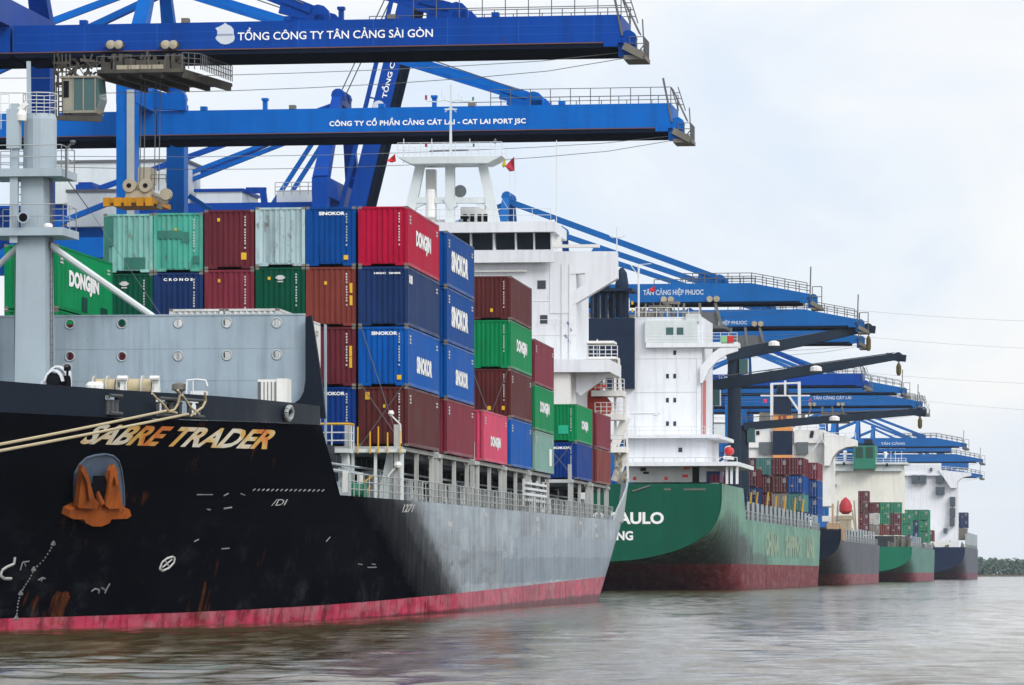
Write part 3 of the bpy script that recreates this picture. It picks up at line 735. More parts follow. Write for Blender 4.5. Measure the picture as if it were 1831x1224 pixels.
hline([(26, 996), (24, 1008), (12, 1013), (3, 1019), (0, 1028), (8, 1034), (20, 1034)], .085)
build_each(mk, 'bow_symbol', M_LETW, hull1); mk = mkb; hline([(36, 1019), (40, 1005), (52, 1003)], .04); hline([(42, 1003), (46, 1012)], .035); hline([(68, 1037), (74, 1033), (81, 1034)], .04); hline([(73, 1039), (77, 1031)], .04)
hline([(163, 1057), (170, 1052), (177, 1054), (176, 1060)], .05); hline([(181, 1050), (189, 1055), (196, 1043)], .05); hline([(187, 1060), (192, 1050)], .05)
hline([(352, 884), (380, 884)], .035); hline([(400, 886), (408, 882)], .04); hline([(430, 882), (438, 885)], .035); hline([(400, 909), (414, 907)], .05); hline([(370, 910), (376, 911)], .04)
hline([(347, 968), (355, 964)], .04); hline([(396, 981), (410, 980)], .035); hline([(583, 968), (590, 960)], .045); hline([(640, 1008), (648, 1009)], .035); hline([(657, 1014), (673, 1014)], .035); hline([(665, 1008), (671, 1009)], .035)
for i in range(16): x, y = 452 + i * 8.2, 876 + i * .1; hline([(x, y + 1), (x + 4, y - 2)], .045)
cpts = [(96, 970), (88, 985), (76, 1003), (60, 1018), (52, 1035), (42, 1050), (35, 1064), (31, 1080), (29, 1098), (30, 1112)]
for (x0, y0), (x1_, y1_) in zip(cpts, cpts[1:]):
    for k in range(3):
        x, y = x0 + (x1_ - x0) * k / 3, y0 + (y1_ - y0) * k / 3; hline([(x, y), (x + 1.5, y - 2)], .05)
for x, y in ((95, 971), (60, 1017), (37, 1060), (29, 1104)): hline([(x - 4, y + 3), (x, y - 4), (x + 3, y + 2), (x - 2, y + 2)], .06)
build_each(mk, 'draught_mark', M_MARK, hull1)
dots = MB()
for x, y in ((805, 937), (868, 920), (961, 928), (962, 946), (1038, 935), (1066, 940), (1067, 957)):
    p = S1.hit(x, y, 'x', B1 + .02); dots.nxt(); dots.box(B1, B1 + .03, p.y - .8, p.y + .8, p.z - .13, p.z + .13)
build_each(dots, 'tug_mark', M_LETW, hull1)

# foremast
MY = -24.3
def mp(px, py, y=MY): return S1.hit(px, py, 'y', y)
xc = mp(62, 500).x
fmst = MB()
xl, xr = mp(29, 560).x, mp(86, 560).x
fmst.beam((xc, MY, 7.7), (xc, MY, mp(0, 425).z), xr - xl, 1.9, mp(84, 430).x - mp(33, 430).x, 1.6)
z2, z3 = mp(0, 425).z, mp(0, 320).z
fmst.beam((xc + .05, MY, z2), (xc + .05, MY, z3), mp(80, 0).x - mp(40, 0).x, 1.5)
fmst.lathe((mp(72, 0).x, MY, z3), [(.72, 0), (.72, mp(0, 215).z - z3), (.66, mp(0, 205).z - z3)], 14)
fmst.beam((mp(34, 0).x, MY - 1.0, z2 - .3), (mp(36, 0).x, MY - 1.0, mp(0, 190).z), .34, .3)
fmst.beam((mp(34, 0).x, MY - 1, mp(0, 270).z), (mp(34, 0).x, MY - 1, mp(0, 200).z), .55, .5)
fmst.beam((mp(52, 0).x, MY, mp(0, 205).z), (mp(51, 0).x, MY, mp(0, 110).z), .16, .16)
mast = fmst.build('foremast', M_GREY, ship1)
for (yy, xa, xb_) in ((425, -8, 124), (320, -12, 121)):
    z = mp(0, yy).z; x0, x1_ = mp(xa, yy).x, mp(xb_, yy).x
    pf = MB(); pf.prism([(x0, MY - 1.3, z), (x1_, MY - 1.3, z), (x1_ + .1, MY + 1.5, z), (x0, MY + 1.5, z)], (0, 0, .34)); p_ = pf.build('mast_platform', M_GREY, mast)
    rl = MB(); rl.rail([(x0, MY - 1.25, z + .34), (x1_, MY - 1.25, z + .34), (x1_, MY + 1.4, z + .34), (x0, MY + 1.4, z + .34)], 1.0, 2, 1.1, .02); rl.build('railing', M_RAIL, mast)
rl = MB(); zt = mp(0, 208).z; k = mp(72, 0).x
rl.rail([(k + .75 * math.cos(a * .785), MY + .75 * math.sin(a * .785), zt) for a in range(9)], .95, 3, .6, .018); rl.rail([(mp(-4, 0).x, MY - 1, mp(0, 235).z), (mp(26, 0).x, MY - 1, mp(0, 235).z)], 1.5, 4, .35, .018); rl.build('railing', M_RAILW, mast)
ld = MB(); ld.ladder((mp(92, 0).x, MY + .1, 8), (mp(90, 0).x, MY + .1, mp(0, 320).z), (0, .4, 0)); ld.ladder((mp(26, 0).x, MY + .9, 8), (mp(26, 0).x, MY + .9, mp(0, 235).z), (.4, 0, 0)); ld.build('ladder', M_CABLE, mast)
hn = MB(); c = mp(46, 390, MY - 1.1); hn.lathe((c.x, c.y - .5, c.z), [(.25, 0), (.2, .05), (.1, .3), (.07, .9)], 14, 'y'); hn.build('horn', M_GREY, mast)
hn = MB(); hn.lathe((c.x, c.y - .505, c.z), [(.19, 0), (.19, .01)], 12, 'y'); hn.build('horn_mouth', M_DARK, mast)
ln = MB(); c = mp(86, 404, MY - 1.1); ln.lathe((c.x, c.y, c.z - .2), [(.17, 0), (.17, .12), (.2, .16), (.2, .26), (.12, .32)], 10)
c = mp(38, 205, MY - 1.1); ln.lathe((c.x, c.y, c.z - .25), [(.22, 0), (.24, .25), (.15, .45)], 10); ln.beam(c + V((-.1, 0, .2)), c + V((.25, 0, .5)), .18, .2)
ln.build('mast_lamp', M_WHITE2, mast)
ln = MB(); c = mp(118, 318, MY - 1.1); ln.path([c, c + V((0, 0, 1.25)), c + V((.28, 0, 1.5))], .05, 5); ln.lathe(c + V((.3, 0, 1.42)), [(.05, 0), (.13, .12), (.1, .2)], 8); ln.build('floodlight', M_CABLE, mast)
st = MB(); st.tube(mp(88, 437), S1.hit(274, 566, 'y', BWY + .3), .15, 8); st.tube(mp(36, 437), mp(36, 437) + V((-4.2, 2.5, -3.2)), .13, 8); st.build('mast_stay', M_PALE, mast)
rg = MB(); rg.tube(mp(121, 322), mp(160, 375, -18), .025, 4); rg.tube(mp(160, 375, -18), S1.hit(290, 566, 'y', BWY), .015, 4); rg.build('rigging', M_CABLE, mast)

# windlass, rope drums and small gear on the forecastle
GY = -29.0
def gp(px, py, y=GY): return S1.hit(px, py, 'y', y)
wn = MB(); zc = gp(0, 690).z; sc_ = gp(1, 0).x - gp(0, 0).x
for px, rad, yy in ((97, 17, -29.0), (104, 21, -28.2)):   # curved white guards over the chain wheels
    o_ = gp(px, 692, yy); rr_ = rad * sc_ * 1.0
    for k in range(8):
        a0, a1 = math.pi * (1 - k / 9), math.pi * (1 - (k + 1) / 9)
        wn.beam(o_ + V((math.cos(a0) * rr_, 0, math.sin(a0) * rr_ * 1.75)), o_ + V((math.cos(a1) * rr_, 0, math.sin(a1) * rr_ * 1.75)), .34, .09)
wn.beam((gp(118, 0).x, GY + 1, 7.75), (gp(112, 0).x, GY + 1, gp(0, 662).z), .22, .3); wn.build('windlass', M_WHITE, ship1)
wn = MB(); wn.lathe((gp(86, 0).x, GY + .1, gp(0, 688).z), [(.5, 0), (.5, .5)], 14, 'x'); wn.lathe((gp(103, 0).x, GY + .4, gp(0, 686).z), [(.36, 0), (.36, .4)], 14, 'x'); wn.lathe((gp(119, 0).x, GY, gp(0, 659).z - .1), [(.13, 0), (.13, .16)], 10, 'z'); wn.beam((gp(118.5, 0).x + .05, GY, 7.75), (gp(119, 0).x + .02, GY, gp(0, 662).z), .09, .09); wn.build('windlass_gear', M_DARK, ship1)
wn = MB(); wn.lathe((gp(58, 0).x, GY, gp(0, 697).z), [(.09, 0), (.09, .25)], 8, 'x'); wn.beam(gp(106, 692), gp(113, 697), .25, .2); wn.build('brake_handle', M_RED, ship1)
for px, w_, nm_ in ((190, .42, 'rope'), (252, .5, 'rope')):
    c = gp(px, 690, -28); d = MB(); d.lathe((c.x - w_, -28, c.z - .05), [(.36, 0), (.36, 2 * w_)], 16, 'x'); dr = d.build('rope_drum', M_ROPE, ship1, smooth=True)
    d = MB()
    for xx in (c.x - w_ - .12, c.x + w_ * .1, c.x + w_ + .08): d.lathe((xx, -28, c.z - .05), [(.5, 0), (.5, .07)], 18, 'x')
    d.beam((c.x - w_ - .3, -28, c.z - .05), (c.x - w_ - .3, -28, 7.75), .3, .8); d.build('drum_flange', paint((.40, .40, .36), .4, .2, .55, name='winch_paint'), dr)
d = MB()
for px in (222, 279): c = gp(px, 688, -28.3); d.beam((c.x, -28.3, 7.75), (c.x, -28.3, c.z + .3), .5, .5, .25, .3); d.lathe((c.x - .2, -28.6, c.z + .28), [(.1, 0), (.1, .4)], 8, 'x')
for px in (165, 175): c = gp(px, 695, -28.3); d.lathe((c.x, -28.3, 7.75), [(.3, 0), (.3, c.z - 7.6), (.18, c.z - 7.45)], 12)
d.build('winch_housing', M_WHITE2, ship1)
d = MB(); d.path([gp(333, 712), gp(334, 680), gp(352, 678), gp(368, 680), gp(371, 690)], .04, 5); d.path([gp(345, 712), gp(345, 680)], .03, 4); d.box(gp(340, 0).x, gp(366, 0).x, GY, GY + .7, 7.75, gp(0, 700).z); d.build('pipe_frame', M_RAILW, ship1)
d = MB(); d.lathe((gp(318, 690).x, GY + .3, gp(0, 693).z - .3), [(.1, -.9), (.12, .1), (.32, .2), (.3, .42), (.1, .5)], 12); d.build('vent_head', M_STEEL, ship1)
d = MB(); d.box(gp(372, 0).x, gp(378, 0).x, -30.9, -30.5, 7.7, 9.2); d.build('bulwark_stay', M_GREY2, ship1)
# ------------------------------------------------------------------ ship 1: cargo
BZ = 8.27; HC, ST = 2.896, 2.591
def stack(F, xr, y0, L, tiers, z0, group, gap=.025):
    z = z0
    for t in tiers:
        H = t.pop('H', HC); col = t.pop('col'); lab = t.pop('label'); container(F, xr, y0, z, L, H, col, lab, group, **t); z += H + gap
L40, L20 = 12.19, 6.06
y_a = (-.1, 2.52, .13, .13)
SKF = ('SINOKOR', -.58, 1.28, HC - .42, .17)
def sk(a=1.8, wd=7.5, zb=.9, ht=1.1): return ('SINOKOR', a, wd, zb, ht)
def dj(a=2.6, wd=6.0, zb=.9, ht=1.0): return ('DONGJIN', a, wd, zb, ht)
GP = M_GREENP
def T(col, label, **k): return dict(col=col, label=label, **k)
XC = [13.5, 10.92, 8.44, 5.92, 3.39, .91]              # outboard faces of the six columns seen from the bow
dkteal = paint((.035, .14, .11), .3, .3, .5, .2, name='dark_teal_patch'); ngreen = paint((.006, .06, .04), .3, .1, .5, name='old_green_patch'); blueg = paint((.10, .30, .30), .3, .2, .5, name='repaint_patch')
stack(S1, XC[0], 0, L40, [
    T('darkbrown', 'dark brown container at the foot of the corner stack behind crossed lashing rods', marks='ns', yel=[(-.78, HC - .45, .11, .18), (.05, HC - .95, .06, .08)]),
    T('sky', 'bright blue container lettered on end and side, second from bottom of the corner stack', side=sk(3.2, 6.0, .75, .85), front=SKF, marks='ns', yel=[(.78, .42, .11, .11)]),
    T('navy', 'dark navy container under the crimson one, pale grey scuffed side', marks='s', patch=([('s', -5.75, -4.5, 2.1, 2.5)], M_LET), front=('HKSC  20405', -.45, 1.3, HC - .38, .09)),
    T('crimson', 'crimson container topping the tall corner stack nearest the bow', side=dj(3.0, 5.8, .95, 1.0), marks='ns')], BZ, GR1)
stack(S1, XC[1], 0, L40, [
    T('royal', 'royal blue container at the foot of the stack behind the yellow-topped railing', front=SKF, marks='n'),
    T('maroon', 'maroon container with yellow ladder mark, just above the royal blue one', marks='n', yel=[(-.6, 2.0, .07, .08), (.98, 1.7, .07, .26), (.98, 1.15, .07, .26)]),
    T('brown', 'red-brown container with two yellow strips, directly below the blue top container', marks='n', yel=[(-.25, 2.1, .07, .08), (1.0, 1.85, .07, .24), (1.0, 1.25, .07, .24)]),
    T('blue', 'blue top-tier container with white name and number, beside the crimson one', front=SKF, marks='n', yel=[(.75, .42, .11, .11)])], BZ, GR1)
stack(S1, XC[2], 0, L40, [
    T('brown', 'brown container hidden low behind the breakwater, third stack from the corner'), T('navy', 'navy container second tier behind the breakwater, third stack from the corner'),
    T('forest', 'dark green container with white emblem under the rusty pale blue one', marks='n', yel=[(-.55, 2.35, .07, .07)]),
    T('paleblue', 'rusty pale grey-blue container in the top tier between maroon and blue ones', yel=[])], BZ, GR1)
stack(S1, XC[3], 0, L40, [
    T('navy', 'navy container hidden low behind the breakwater, fourth stack from the corner'), T('maroon', 'maroon container second tier behind the breakwater, fourth stack from the corner'),
    T('maroon2', 'wine-red container in the third tier below the maroon top one', marks='n', yel=[(-.5, 2.35, .06, .08)]),
    T('maroon', 'maroon top-tier container with a yellow square at its lower right', marks='n', yel=[(-.52, 2.4, .07, .08), (.72, .62, .13, .17)])], BZ - .1, GR1)
stack(S1, XC[4], 0, L40, [
    T('maroon', 'maroon container hidden low behind the breakwater, fifth stack from the corner'), T('forest', 'green container second tier behind the breakwater, fifth stack from the corner'),
    T('navy', 'navy container with spaced white letters along its top, third tier', front=('C R O N O S', -.72, 1.45, HC - .42, .13), marks='n'),
    T('teal', 'light green container with a dark painted-over patch, second from left in the top tier', marks='n', yel=[(-.12, 2.05, .06, .07)],
      patch=([('f', -1.02, .18, 1.62, 2.02), ('f', .18, .52, 1.42, 1.95), ('f', .72, 1.04, .4, .78)], dkteal))], BZ - .22, GR1)
stack(S1, XC[5], 0, L40, [
    T('navy', 'navy container hidden low behind the breakwater, sixth stack from the corner'), T('brown', 'brown container second tier behind the breakwater, sixth stack from the corner'),
    T('forest', 'dark green container with white emblem beside the bright green one', marks='n', yel=[(.3, .28, .11, .09)]),
    T('palegreen', 'pale weathered green container at the left end of the top tier, under the yellow spreader', patch=([('f', -1.2, -.72, 1.3, 2.75), ('f', -1.2, -.95, .3, 1.3), ('f', -.2, .85, .2, .75)], dkteal))], BZ - .25, GR1)
for c_, (o_, z_) in {'emblem_a': (XC[2] - 1.22, BZ + 2 * 2.921 + 2.35), 'emblem_b': (XC[5] - 1.22 - .15, BZ - .25 + 2 * 2.921 + 2.35)}.items(): pass
ZW = S1.hit(400, 551, 'y', -17.5).z; HW = (ZW - BZ + .15 - .025) / 2
ZBR = S1.hit(140, 446, 'y', 15.6).z
# first bay ahead, seen past the mast and through the breakwater openings
stack(S1, 0.0, -17.5, L40, [T('green', 'bright green container low in the stack behind the foremast'), T('green', 'bright green container seen through the left breakwater openings'),
    T('green', 'bright green container with white lettering beside the grey foremast', side=dj(2.4, 6.6, .95, .95), marks='s', patch=([('s', -.9, .3, .15, .85), ('s', 3.4, 4.9, .2, .6)], ngreen))], BZ - .1, GR1)
stack(S1, 2.6, -17.5, L40, [T('maroon', 'maroon container at the foot of the stack behind the breakwater', H=ST), T('maroon', 'maroon container showing dark red through the breakwater openings', H=ST)], BZ - .15, GR1)
stack(S1, 7.5, -17.5, L40, [T('white', 'white container under the inner open-sided white one', H=HW), T('white', 'inner of two white containers showing above the breakwater top', H=HW)], BZ - .15, GR1)
stack(S1, 10.02, -17.5, L40, [T('white', 'white container under the outer one, seen as a strip past the bulwark', H=HW, marks='s'), T('white', 'outer of two white containers whose side shows past the bulwark edge', H=HW, marks='s')], BZ - .15, GR1)
# second bay
stack(S1, 13.5, 15.6, L40, [
    T('maroon2', 'wine-red container at the foot of the all-blue second stack', marks='s'), T('sky', 'blue container with small white lettering, second from bottom of the second port stack', side=sk(3.6, 5.6, .8, .85), marks='s'),
    T('blue', 'blue container with tall white lettering just below the top of the second port stack', side=sk(), marks='s'), T('blue', 'blue container topping the second port stack, tall white lettering on its side', side=sk(), marks='s')], BZ, GR1)
stack(S1, .8, 15.6, L40, [T('navy', 'navy container hidden behind the green ones, inner second bay', H=ST), T('brown', 'brown container hidden behind the green ones, inner second bay', H=ST), T('maroon', 'maroon container third tier of the inner second bay', H=ST),
    T('maroon', 'maroon container with a yellow mark peeping over the bright green one', H=ST, yel=[(-.5, 1.9, .14, .12)])], ZBR - 4 * 2.616 + .025, GR1)
for x, cols in ((10.98, ('navy', 'brown', 'forest')), (8.46, ('maroon', 'navy', 'brown')), (5.94, ('brown', 'maroon', 'navy'))):
    stack(S1, x, 15.6, L40, [T(c, '%s container, %s tier, hidden in the second bay, %s stack from the outboard side' % (c, n_, {10: 'second', 8: 'third', 5: 'fourth'}[int(x)])) for c, n_ in zip(cols, ('lowest', 'second', 'third'))], BZ, GR1)
# third bay, one tier outboard
stack(S1, 13.5, 32.5, L40, [T('pink', 'faded pink container alone on the deck edge with white lettering', side=('DONGJIN', 3.4, 5.2, .75, .75), marks='s')], BZ, GR1)
# fourth and fifth bays
stack(S1, 13.5, 46.8, L40, [T('sky', 'plain blue container beside the pink one, under three others', marks='s'), T('darkbrown', 'dark brown container with two yellow squares, below the tall green one', marks='ns', yel=[(-.1, .55, .11, .12), (.75, .55, .09, .12)]),
    T('green', 'tall-stack green container with white block lettering under a brown one', side=dj(3.2, 6.0, .95, .95), marks='n'), T('darkbrown', 'brown container topping the stack in front of the white bridge block', H=2.6, marks='n', yel=[(.05, .55, .08, .1)])], BZ, GR1)
stack(S1, 10.98, 46.8, L40, [T('brown', 'brown container deep inside the fourth bay, lowest'), T('navy', 'navy container deep inside the fourth bay, second'), T('maroon', 'maroon container inside the fourth bay beside the dark brown ones'), T('maroon', 'maroon container inside the fourth bay, top tier', H=2.6)], BZ, GR1)
stack(S1, 13.5, 61, L40, [T('seagreen', 'dull sea-green container with a white mark at the foot of the green and maroon stack', H=ST, marks='s', patch=([('s', 3.0, 4.6, .5, 1.6)], M_LET)), T('green', 'light green container with white lettering under a maroon one', H=2.85, side=dj(3.2, 6.0, 1.0, .9)),
    T('maroon2', 'maroon container topping the stack beside the white wall', H=2.85, marks='s')], BZ, GR1)
# last two bays, two tiers
stack(S1, 13.5, 90, L40, [T('royal', 'deep blue container behind lashing gear under the last green one', H=ST, front=('SINOKOR', -.9, 1.7, 2.1, .17), marks='n'), T('green', 'last green container, beside the small maroon pair at the stern', H=2.65, side=dj(3.6, 5.0, .8, .8), marks='n', patch=([('f', -.1, .6, .55, 1.15)], paint((.02, .33, .2), .2, .1, .5, name='pale_green_patch')))], BZ, GR1)
stack(S1, 10.98, 90, L40, [T('navy', 'navy container inboard of the deep blue one near the stern', H=ST), T('green', 'green container inboard of the last green one near the stern', H=2.65)], BZ, GR1)
stack(S1, 13.5, 106, L40, [T('brown', 'lower maroon container of the sternmost pair', H=ST), T('maroon2', 'upper maroon container of the sternmost pair', H=2.65)], BZ, GR1)
def emblem(xr, z, dx):                                  # small white lens-shaped mark on the dark green boxes
    M = [o for o in C.objects if o.name.startswith('shipping_container') and abs((S1.I @ o.matrix_world.translation).x - (xr - W / 2)) < .05 and abs((S1.I @ o.matrix_world.translation).z - z) < .2 and abs((S1.I @ o.matrix_world.translation).y - 6.1) < .5]
    for o in M:
        mb = MB(); y = -L40 / 2 - .009; p = [(-.26, 0), (-.1, .12), (.1, .12), (.26, 0), (.1, -.1), (-.1, -.1)]
        mb.add([(dx + a, y, 2.38 + b) for a, b in p], [tuple(range(6))]); mb.quad((dx - .16, y, 2.16), (dx + .16, y, 2.16), (dx + .13, y, 2.22), (dx - .13, y, 2.22)); mb.build('emblem', M_LETW, o)
emblem(XC[2], BZ + 2 * 2.921, 0); emblem(XC[5], BZ - .25 + 2 * 2.921, -.2)

# ------------------------------------------------------------------ ship 1: deck structure under and around the cargo
M_COAM = paint((.035, .040, .044), .5, .2, .6, .2, name='shaded_coaming_paint')  # darkened so the shaded gaps between stanchions read as black
cm = MB()
for y0, y1 in ((-18, -4.6), (-.2, 12.6), (15.4, 28.2), (32.2, 44.8), (46.6, 59.4), (60.6, 73.4), (89.6, 102.4), (105.6, 118.6)):
    cm.nxt(); cm.box(-10.6, 10.6, y0, y1, 5.5, 7.6); cm.box(-12.9, 12.9 if y0 > -1 else 10.6, y0 + .1, y1 - .1, 7.75, 8.16)
    k = int((y1 - y0) / 1.6)
    for i in range(k + 1): y = y0 + .3 + (y1 - y0 - .6) * i / k; cm.box(10.6, 10.95, y - .08, y + .08, 5.5, 7.7)
cm.nxt(); cm.box(-11, 11, 73.6, 89.4, 5.5, 8.3)
build_each(cm, 'hatch_coaming', M_COAM, ship1)
cm = MB(); rr = random.Random(3)
for i in range(70):                                     # lockers, vents and pipes along the side passage
    y = -12 + i * 1.9 + rr.uniform(-.5, .5); h = rr.choice((.5, .8, 1.1, 1.5)); cm.box(11.0, 11.0 + rr.uniform(.3, .7), y, y + rr.uniform(.4, 1.2), 5.5, 5.6 + h)
cm.tube((11.3, -14, 6.9), (11.3, 120, 6.9), .09, 6); cm.tube((11.3, -14, 7.2), (11.3, 120, 7.2), .06, 6)
cm.build('deck_fittings', M_GREY2, ship1)
cm = MB()
for i in range(26): y = -8 + i * 4.6 + rr.uniform(-1, 1); cm.nxt(); cm.box(11.5, 11.75, y, y + .25, 5.9, 6.9)
build_each(cm, 'light_box', M_WHITE2, ship1)
ps = MB(); py_ = []
for y0 in (0, 15.6, 32.5, 46.8, 61, 90, 106):
    for k in range(3):
        y = y0 + .25 + k * 5.9; py_.append(y); x = min(s1_b(y, 5.6) - .35, 13.2)
        ps.nxt(); ps.box(x - .2, x, y - .1, y + .1, 5.5, BZ - .02)
    ps.nxt(); ps.box(12.9, 13.25, y0 - .1, y0 + 12.4, BZ - .22, BZ - .03)
build_each(ps, 'container_stanchion', paint((.47, .48, .46), .6, .35, .55, .15, name='stanchion_paint'), ship1)
lb_ = MB()                                              # lashing bridges between the bays: posts, walkway and yellow hand grips
for y in (-1.1, 14.0, 30.2, 45.6, 60.3, 88.7, 104.4, 119.5):
    x = min(s1_b(y, 5.6) - .3, 13.2); lb_.nxt()
    for xx in (x - .1, x - 2.5, x - 5.1): lb_.box(xx - .1, xx + .1, y - .3, y - .12, 5.5, BZ + 1.0); lb_.box(xx - .1, xx + .1, y + .26, y + .44, 5.5, BZ + 1.0)
    lb_.box(x - 6.5, x + .1, y - .35, y + .5, BZ - .28, BZ - .05)
build_each(lb_, 'lashing_bridge', paint((.40, .41, .40), .5, .25, .55, .12, name='lashing_bridge_paint'), ship1)
rl = MB()
edge = [(min(s1_b(y, 5.6) - .12, 13.5), y, 5.6) for y in [-16 + 4 * i for i in range(35)]]
rl.rail(edge, 1.05, 3, 1.5, .024); rl.build('deck_railing', M_RAIL, ship1)
# forward lashing platform at the bow end of the first bay
fp = MB(); z0 = BZ - .3; xL, xR = 9.4, 11.1
fp.box(xL, xR, -3.4, -1.9, z0 - .1, z0 + .1); fp.box(xR, 13.5, -1.75, -.9, z0 - .05, z0 + .12)
for x in (11.0, 12.1, 13.4): fp.beam((x, -1.5, 5.5), (x, -1.4, z0), .14, .14)
fp.prism([(10.2, -2.6, 5.55), (11.1, -2.6, 5.55), (10.9, -2.6, z0), (10.6, -2.6, z0)], (0, .6, 0)); fp.prism([(12.1, -.9, 5.55), (12.9, -.9, 5.55), (12.8, -.9, z0), (12.6, -.9, z0)], (0, .4, 0))
fpo = fp.build('lashing_platform', M_PALE, ship1)
rl = MB(); rl.rail([(xL, -3.35, z0 + .1), (xR, -3.35, z0 + .1), (xR, -1.9, z0 + .1)], 1.15, 3, .8, .03); rl.build('railing', M_RAILW, fpo)
rl = MB(); rl.tube((xL, -3.36, z0 + 1.28), (xR, -3.36, z0 + 1.28), .06, 6); rl.tube((xR, -3.36, z0 + 1.28), (xR, -1.9, z0 + 1.28), .06, 6)
for x in (11.3, 11.9, 12.3, 12.75, 13.35): rl.box(x - .03, x + .03, -1.9, -1.82, z0 - .1, z0 + rr.uniform(.9, 1.4))
rl.ladder((9.9, -4.2, 5.6), (9.8, -4.0, z0), (.3, 0, 0), .3, .05); rl.path([(11.5, -2.2, 5.6), (11.7, -2.2, 6.5), (12.1, -2.2, 6.8)], .05); rl.path([(11.6, -2.0, 5.6), (11.9, -2.0, 6.3)], .05)
rl.build('yellow_grip', M_YEL, fpo)
gm = MB()
for x in (10.7, 11.5): gm.lathe((x, -4.6, 6.0), [(.38, 0), (.38, .5)], 14, 'x'); gm.lathe((x - .08, -4.6, 6.0), [(.5, 0), (.5, .06)], 14, 'x'); gm.lathe((x + .52, -4.6, 6.0), [(.5, 0), (.5, .06)], 14, 'x')
gm.box(10.4, 12.4, -5.0, -4.2, 5.5, 5.7); gm.build('mooring_winch', M_GREENP, ship1)
lr = MB(); zz = BZ + .1
for (xa, za, xb, zb_) in ((XC[0] - 2.3, zz - .1, XC[0] - .2, zz + 2.9), (XC[0] - .2, zz - .1, XC[0] - 2.3, zz + 2.9), (XC[0] - .5, zz + .4, XC[0] - 2.35, zz + 5.8)): lr.nxt().tube((xa, -.35, za), (xb, -.06, zb_), .022, 4)
for (xx, y0, z1) in ((XC[0], 90, 2.5), (XC[0], 46.8, 5.6)): lr.nxt().tube((xx - 2.3, y0 - .3, zz), (xx - .2, y0 - .08, zz + z1), .025, 4); lr.nxt().tube((xx - .2, y0 - .3, zz), (xx - 2.3, y0 - .08, zz + z1), .025, 4)
build_each(lr, 'lashing_rod', M_CABLE, ship1)
wl = MB()
wl.path([(13.3, -1.2, zz), (13.3, -1.3, zz + .9), (12.9, -1.4, zz + 1.3)], .04); wl.lathe((12.85, -1.4, zz + 1.3), [(.05, 0), (.16, .12), (.1, .28)], 8)
c = S1.hit(711, 831, 'y', -1.6); wl.path([(c.x - .5, -1.6, 5.6), (c.x - .45, -1.6, c.z - .5), (c.x, -1.6, c.z)], .045); wl.lathe(c, [(.16, -.12), (.2, 0), (.12, .16)], 8); wl.build('floodlight', M_WHITE2, ship1)
gw = MB(); c = S1.hit(940, 870, 'x', 13.3); d = S1.hit(975, 890, 'x', 13.3)
for i in range(4): gw.box(13.25, 13.4, c.y, d.y, 6.35 + i * .34, 6.5 + i * .34)
for k in range(4): y = c.y + (d.y - c.y) * k / 3; gw.box(13.1, 13.25, y - .06, y + .06, 6.0, 7.7)
gw.build('stowed_gangway', M_RAILW, ship1)
# raised bulwark round the poop
pb = MB(); P = [(119.0, 0), (121, .9), (125.0, 1.9), (129, 2.8), (133, 3.5), (139, 3.9)]
for (a, h0), (b_, h1) in zip(P, P[1:]):
    for sg in (1, -1):
        xa, xb = s1_b(a, 6) + .012, s1_b(b_, 6) + .012
        pb.prism([(sg * xa, a, 5.52), (sg * xb, b_, 5.52), (sg * (xb + h1 * .13), b_, 5.58 + h1), (sg * (xa + h0 * .13), a, 5.58 + h0)], (-sg * .15, 0, 0))
pb.build('poop_bulwark', M_GREY2, ship1)

# ------------------------------------------------------------------ ship 1: accommodation
AY = 122.0
def ap(px, py, y=AY): p = S1.hit(px, py, 'y', y); return (p.x, p.z)
ZD = 5.5
sup = MB(); xw, zt = ap(1030, 448); xi = -xw
_, zbr = ap(0, 535)
sup.box(xi, xw, AY, AY + 11, ZD, ap(0, 458)[1])
acc = sup.build('superstructure', M_WHITE, ship1)
# bridge: front with raked windows, roof, wings
bx0, bz0 = ap(800, 456); wx1 = ap(988, 430)[0]; z_s, z_t, z_r = ap(0, 457)[1], ap(0, 428)[1], ap(0, 408)[1]
bg = MB(); bg.box(-wx1, wx1, AY - .6, AY + 8, z_s, z_r)
bg.prism([(-wx1 - .4, AY - 1.6, z_t + .12), (wx1 + .35, AY - 1.6, z_t + .12), (wx1 + .35, AY - 1.6, z_r + .05), (-wx1 - .4, AY - 1.6, z_r + .05)], (0, 9.6, 0))
bg.box(-wx1 - .2, wx1 + .2, AY - 1.0, AY - .6, z_s - .9, z_s + .02)
bridge = bg.build('bridge', M_WHITE, ship1)
gl = MB()
for a, b_ in ((845, 880), (887, 920), (925, 953), (957, 990)): 
    x0, x1_ = ap(a, 0, AY - .7)[0], min(ap(b_, 0, AY - .7)[0], wx1 - .1)
    for s_ in (1, -1):
        gl.nxt().quad((s_ * x0, AY - .62, z_s + .1), (s_ * x1_, AY - .62, z_s + .1), (s_ * x1_, AY - .9, z_t + .1), (s_ * x0, AY - .9, z_t + .1))
xm = ap(845, 0)[0]
if xm > 1.2:
    n_ = int(2 * xm / 1.7); 
    for i in range(n_): x0 = -xm + 2 * xm * i / n_ + .15; gl.nxt().quad((x0, AY - .62, z_s + .1), (x0 + 2 * xm / n_ - .3, AY - .62, z_s + .1), (x0 + 2 * xm / n_ - .3, AY - .9, z_t + .1), (x0, AY - .9, z_t + .1))
build_each(gl, 'bridge_window', M_GLASS, bridge)
fr = MB()
for px in (842, 883, 922, 955, 992):
    x = min(ap(px, 0, AY - .8)[0], wx1)
    for s_ in (1, -1): fr.nxt().beam((s_ * x, AY - .66, z_s + .02), (s_ * x, AY - .95, z_t + .14), .13, .08)
build_each(fr, 'window_post', M_WHITE, bridge)
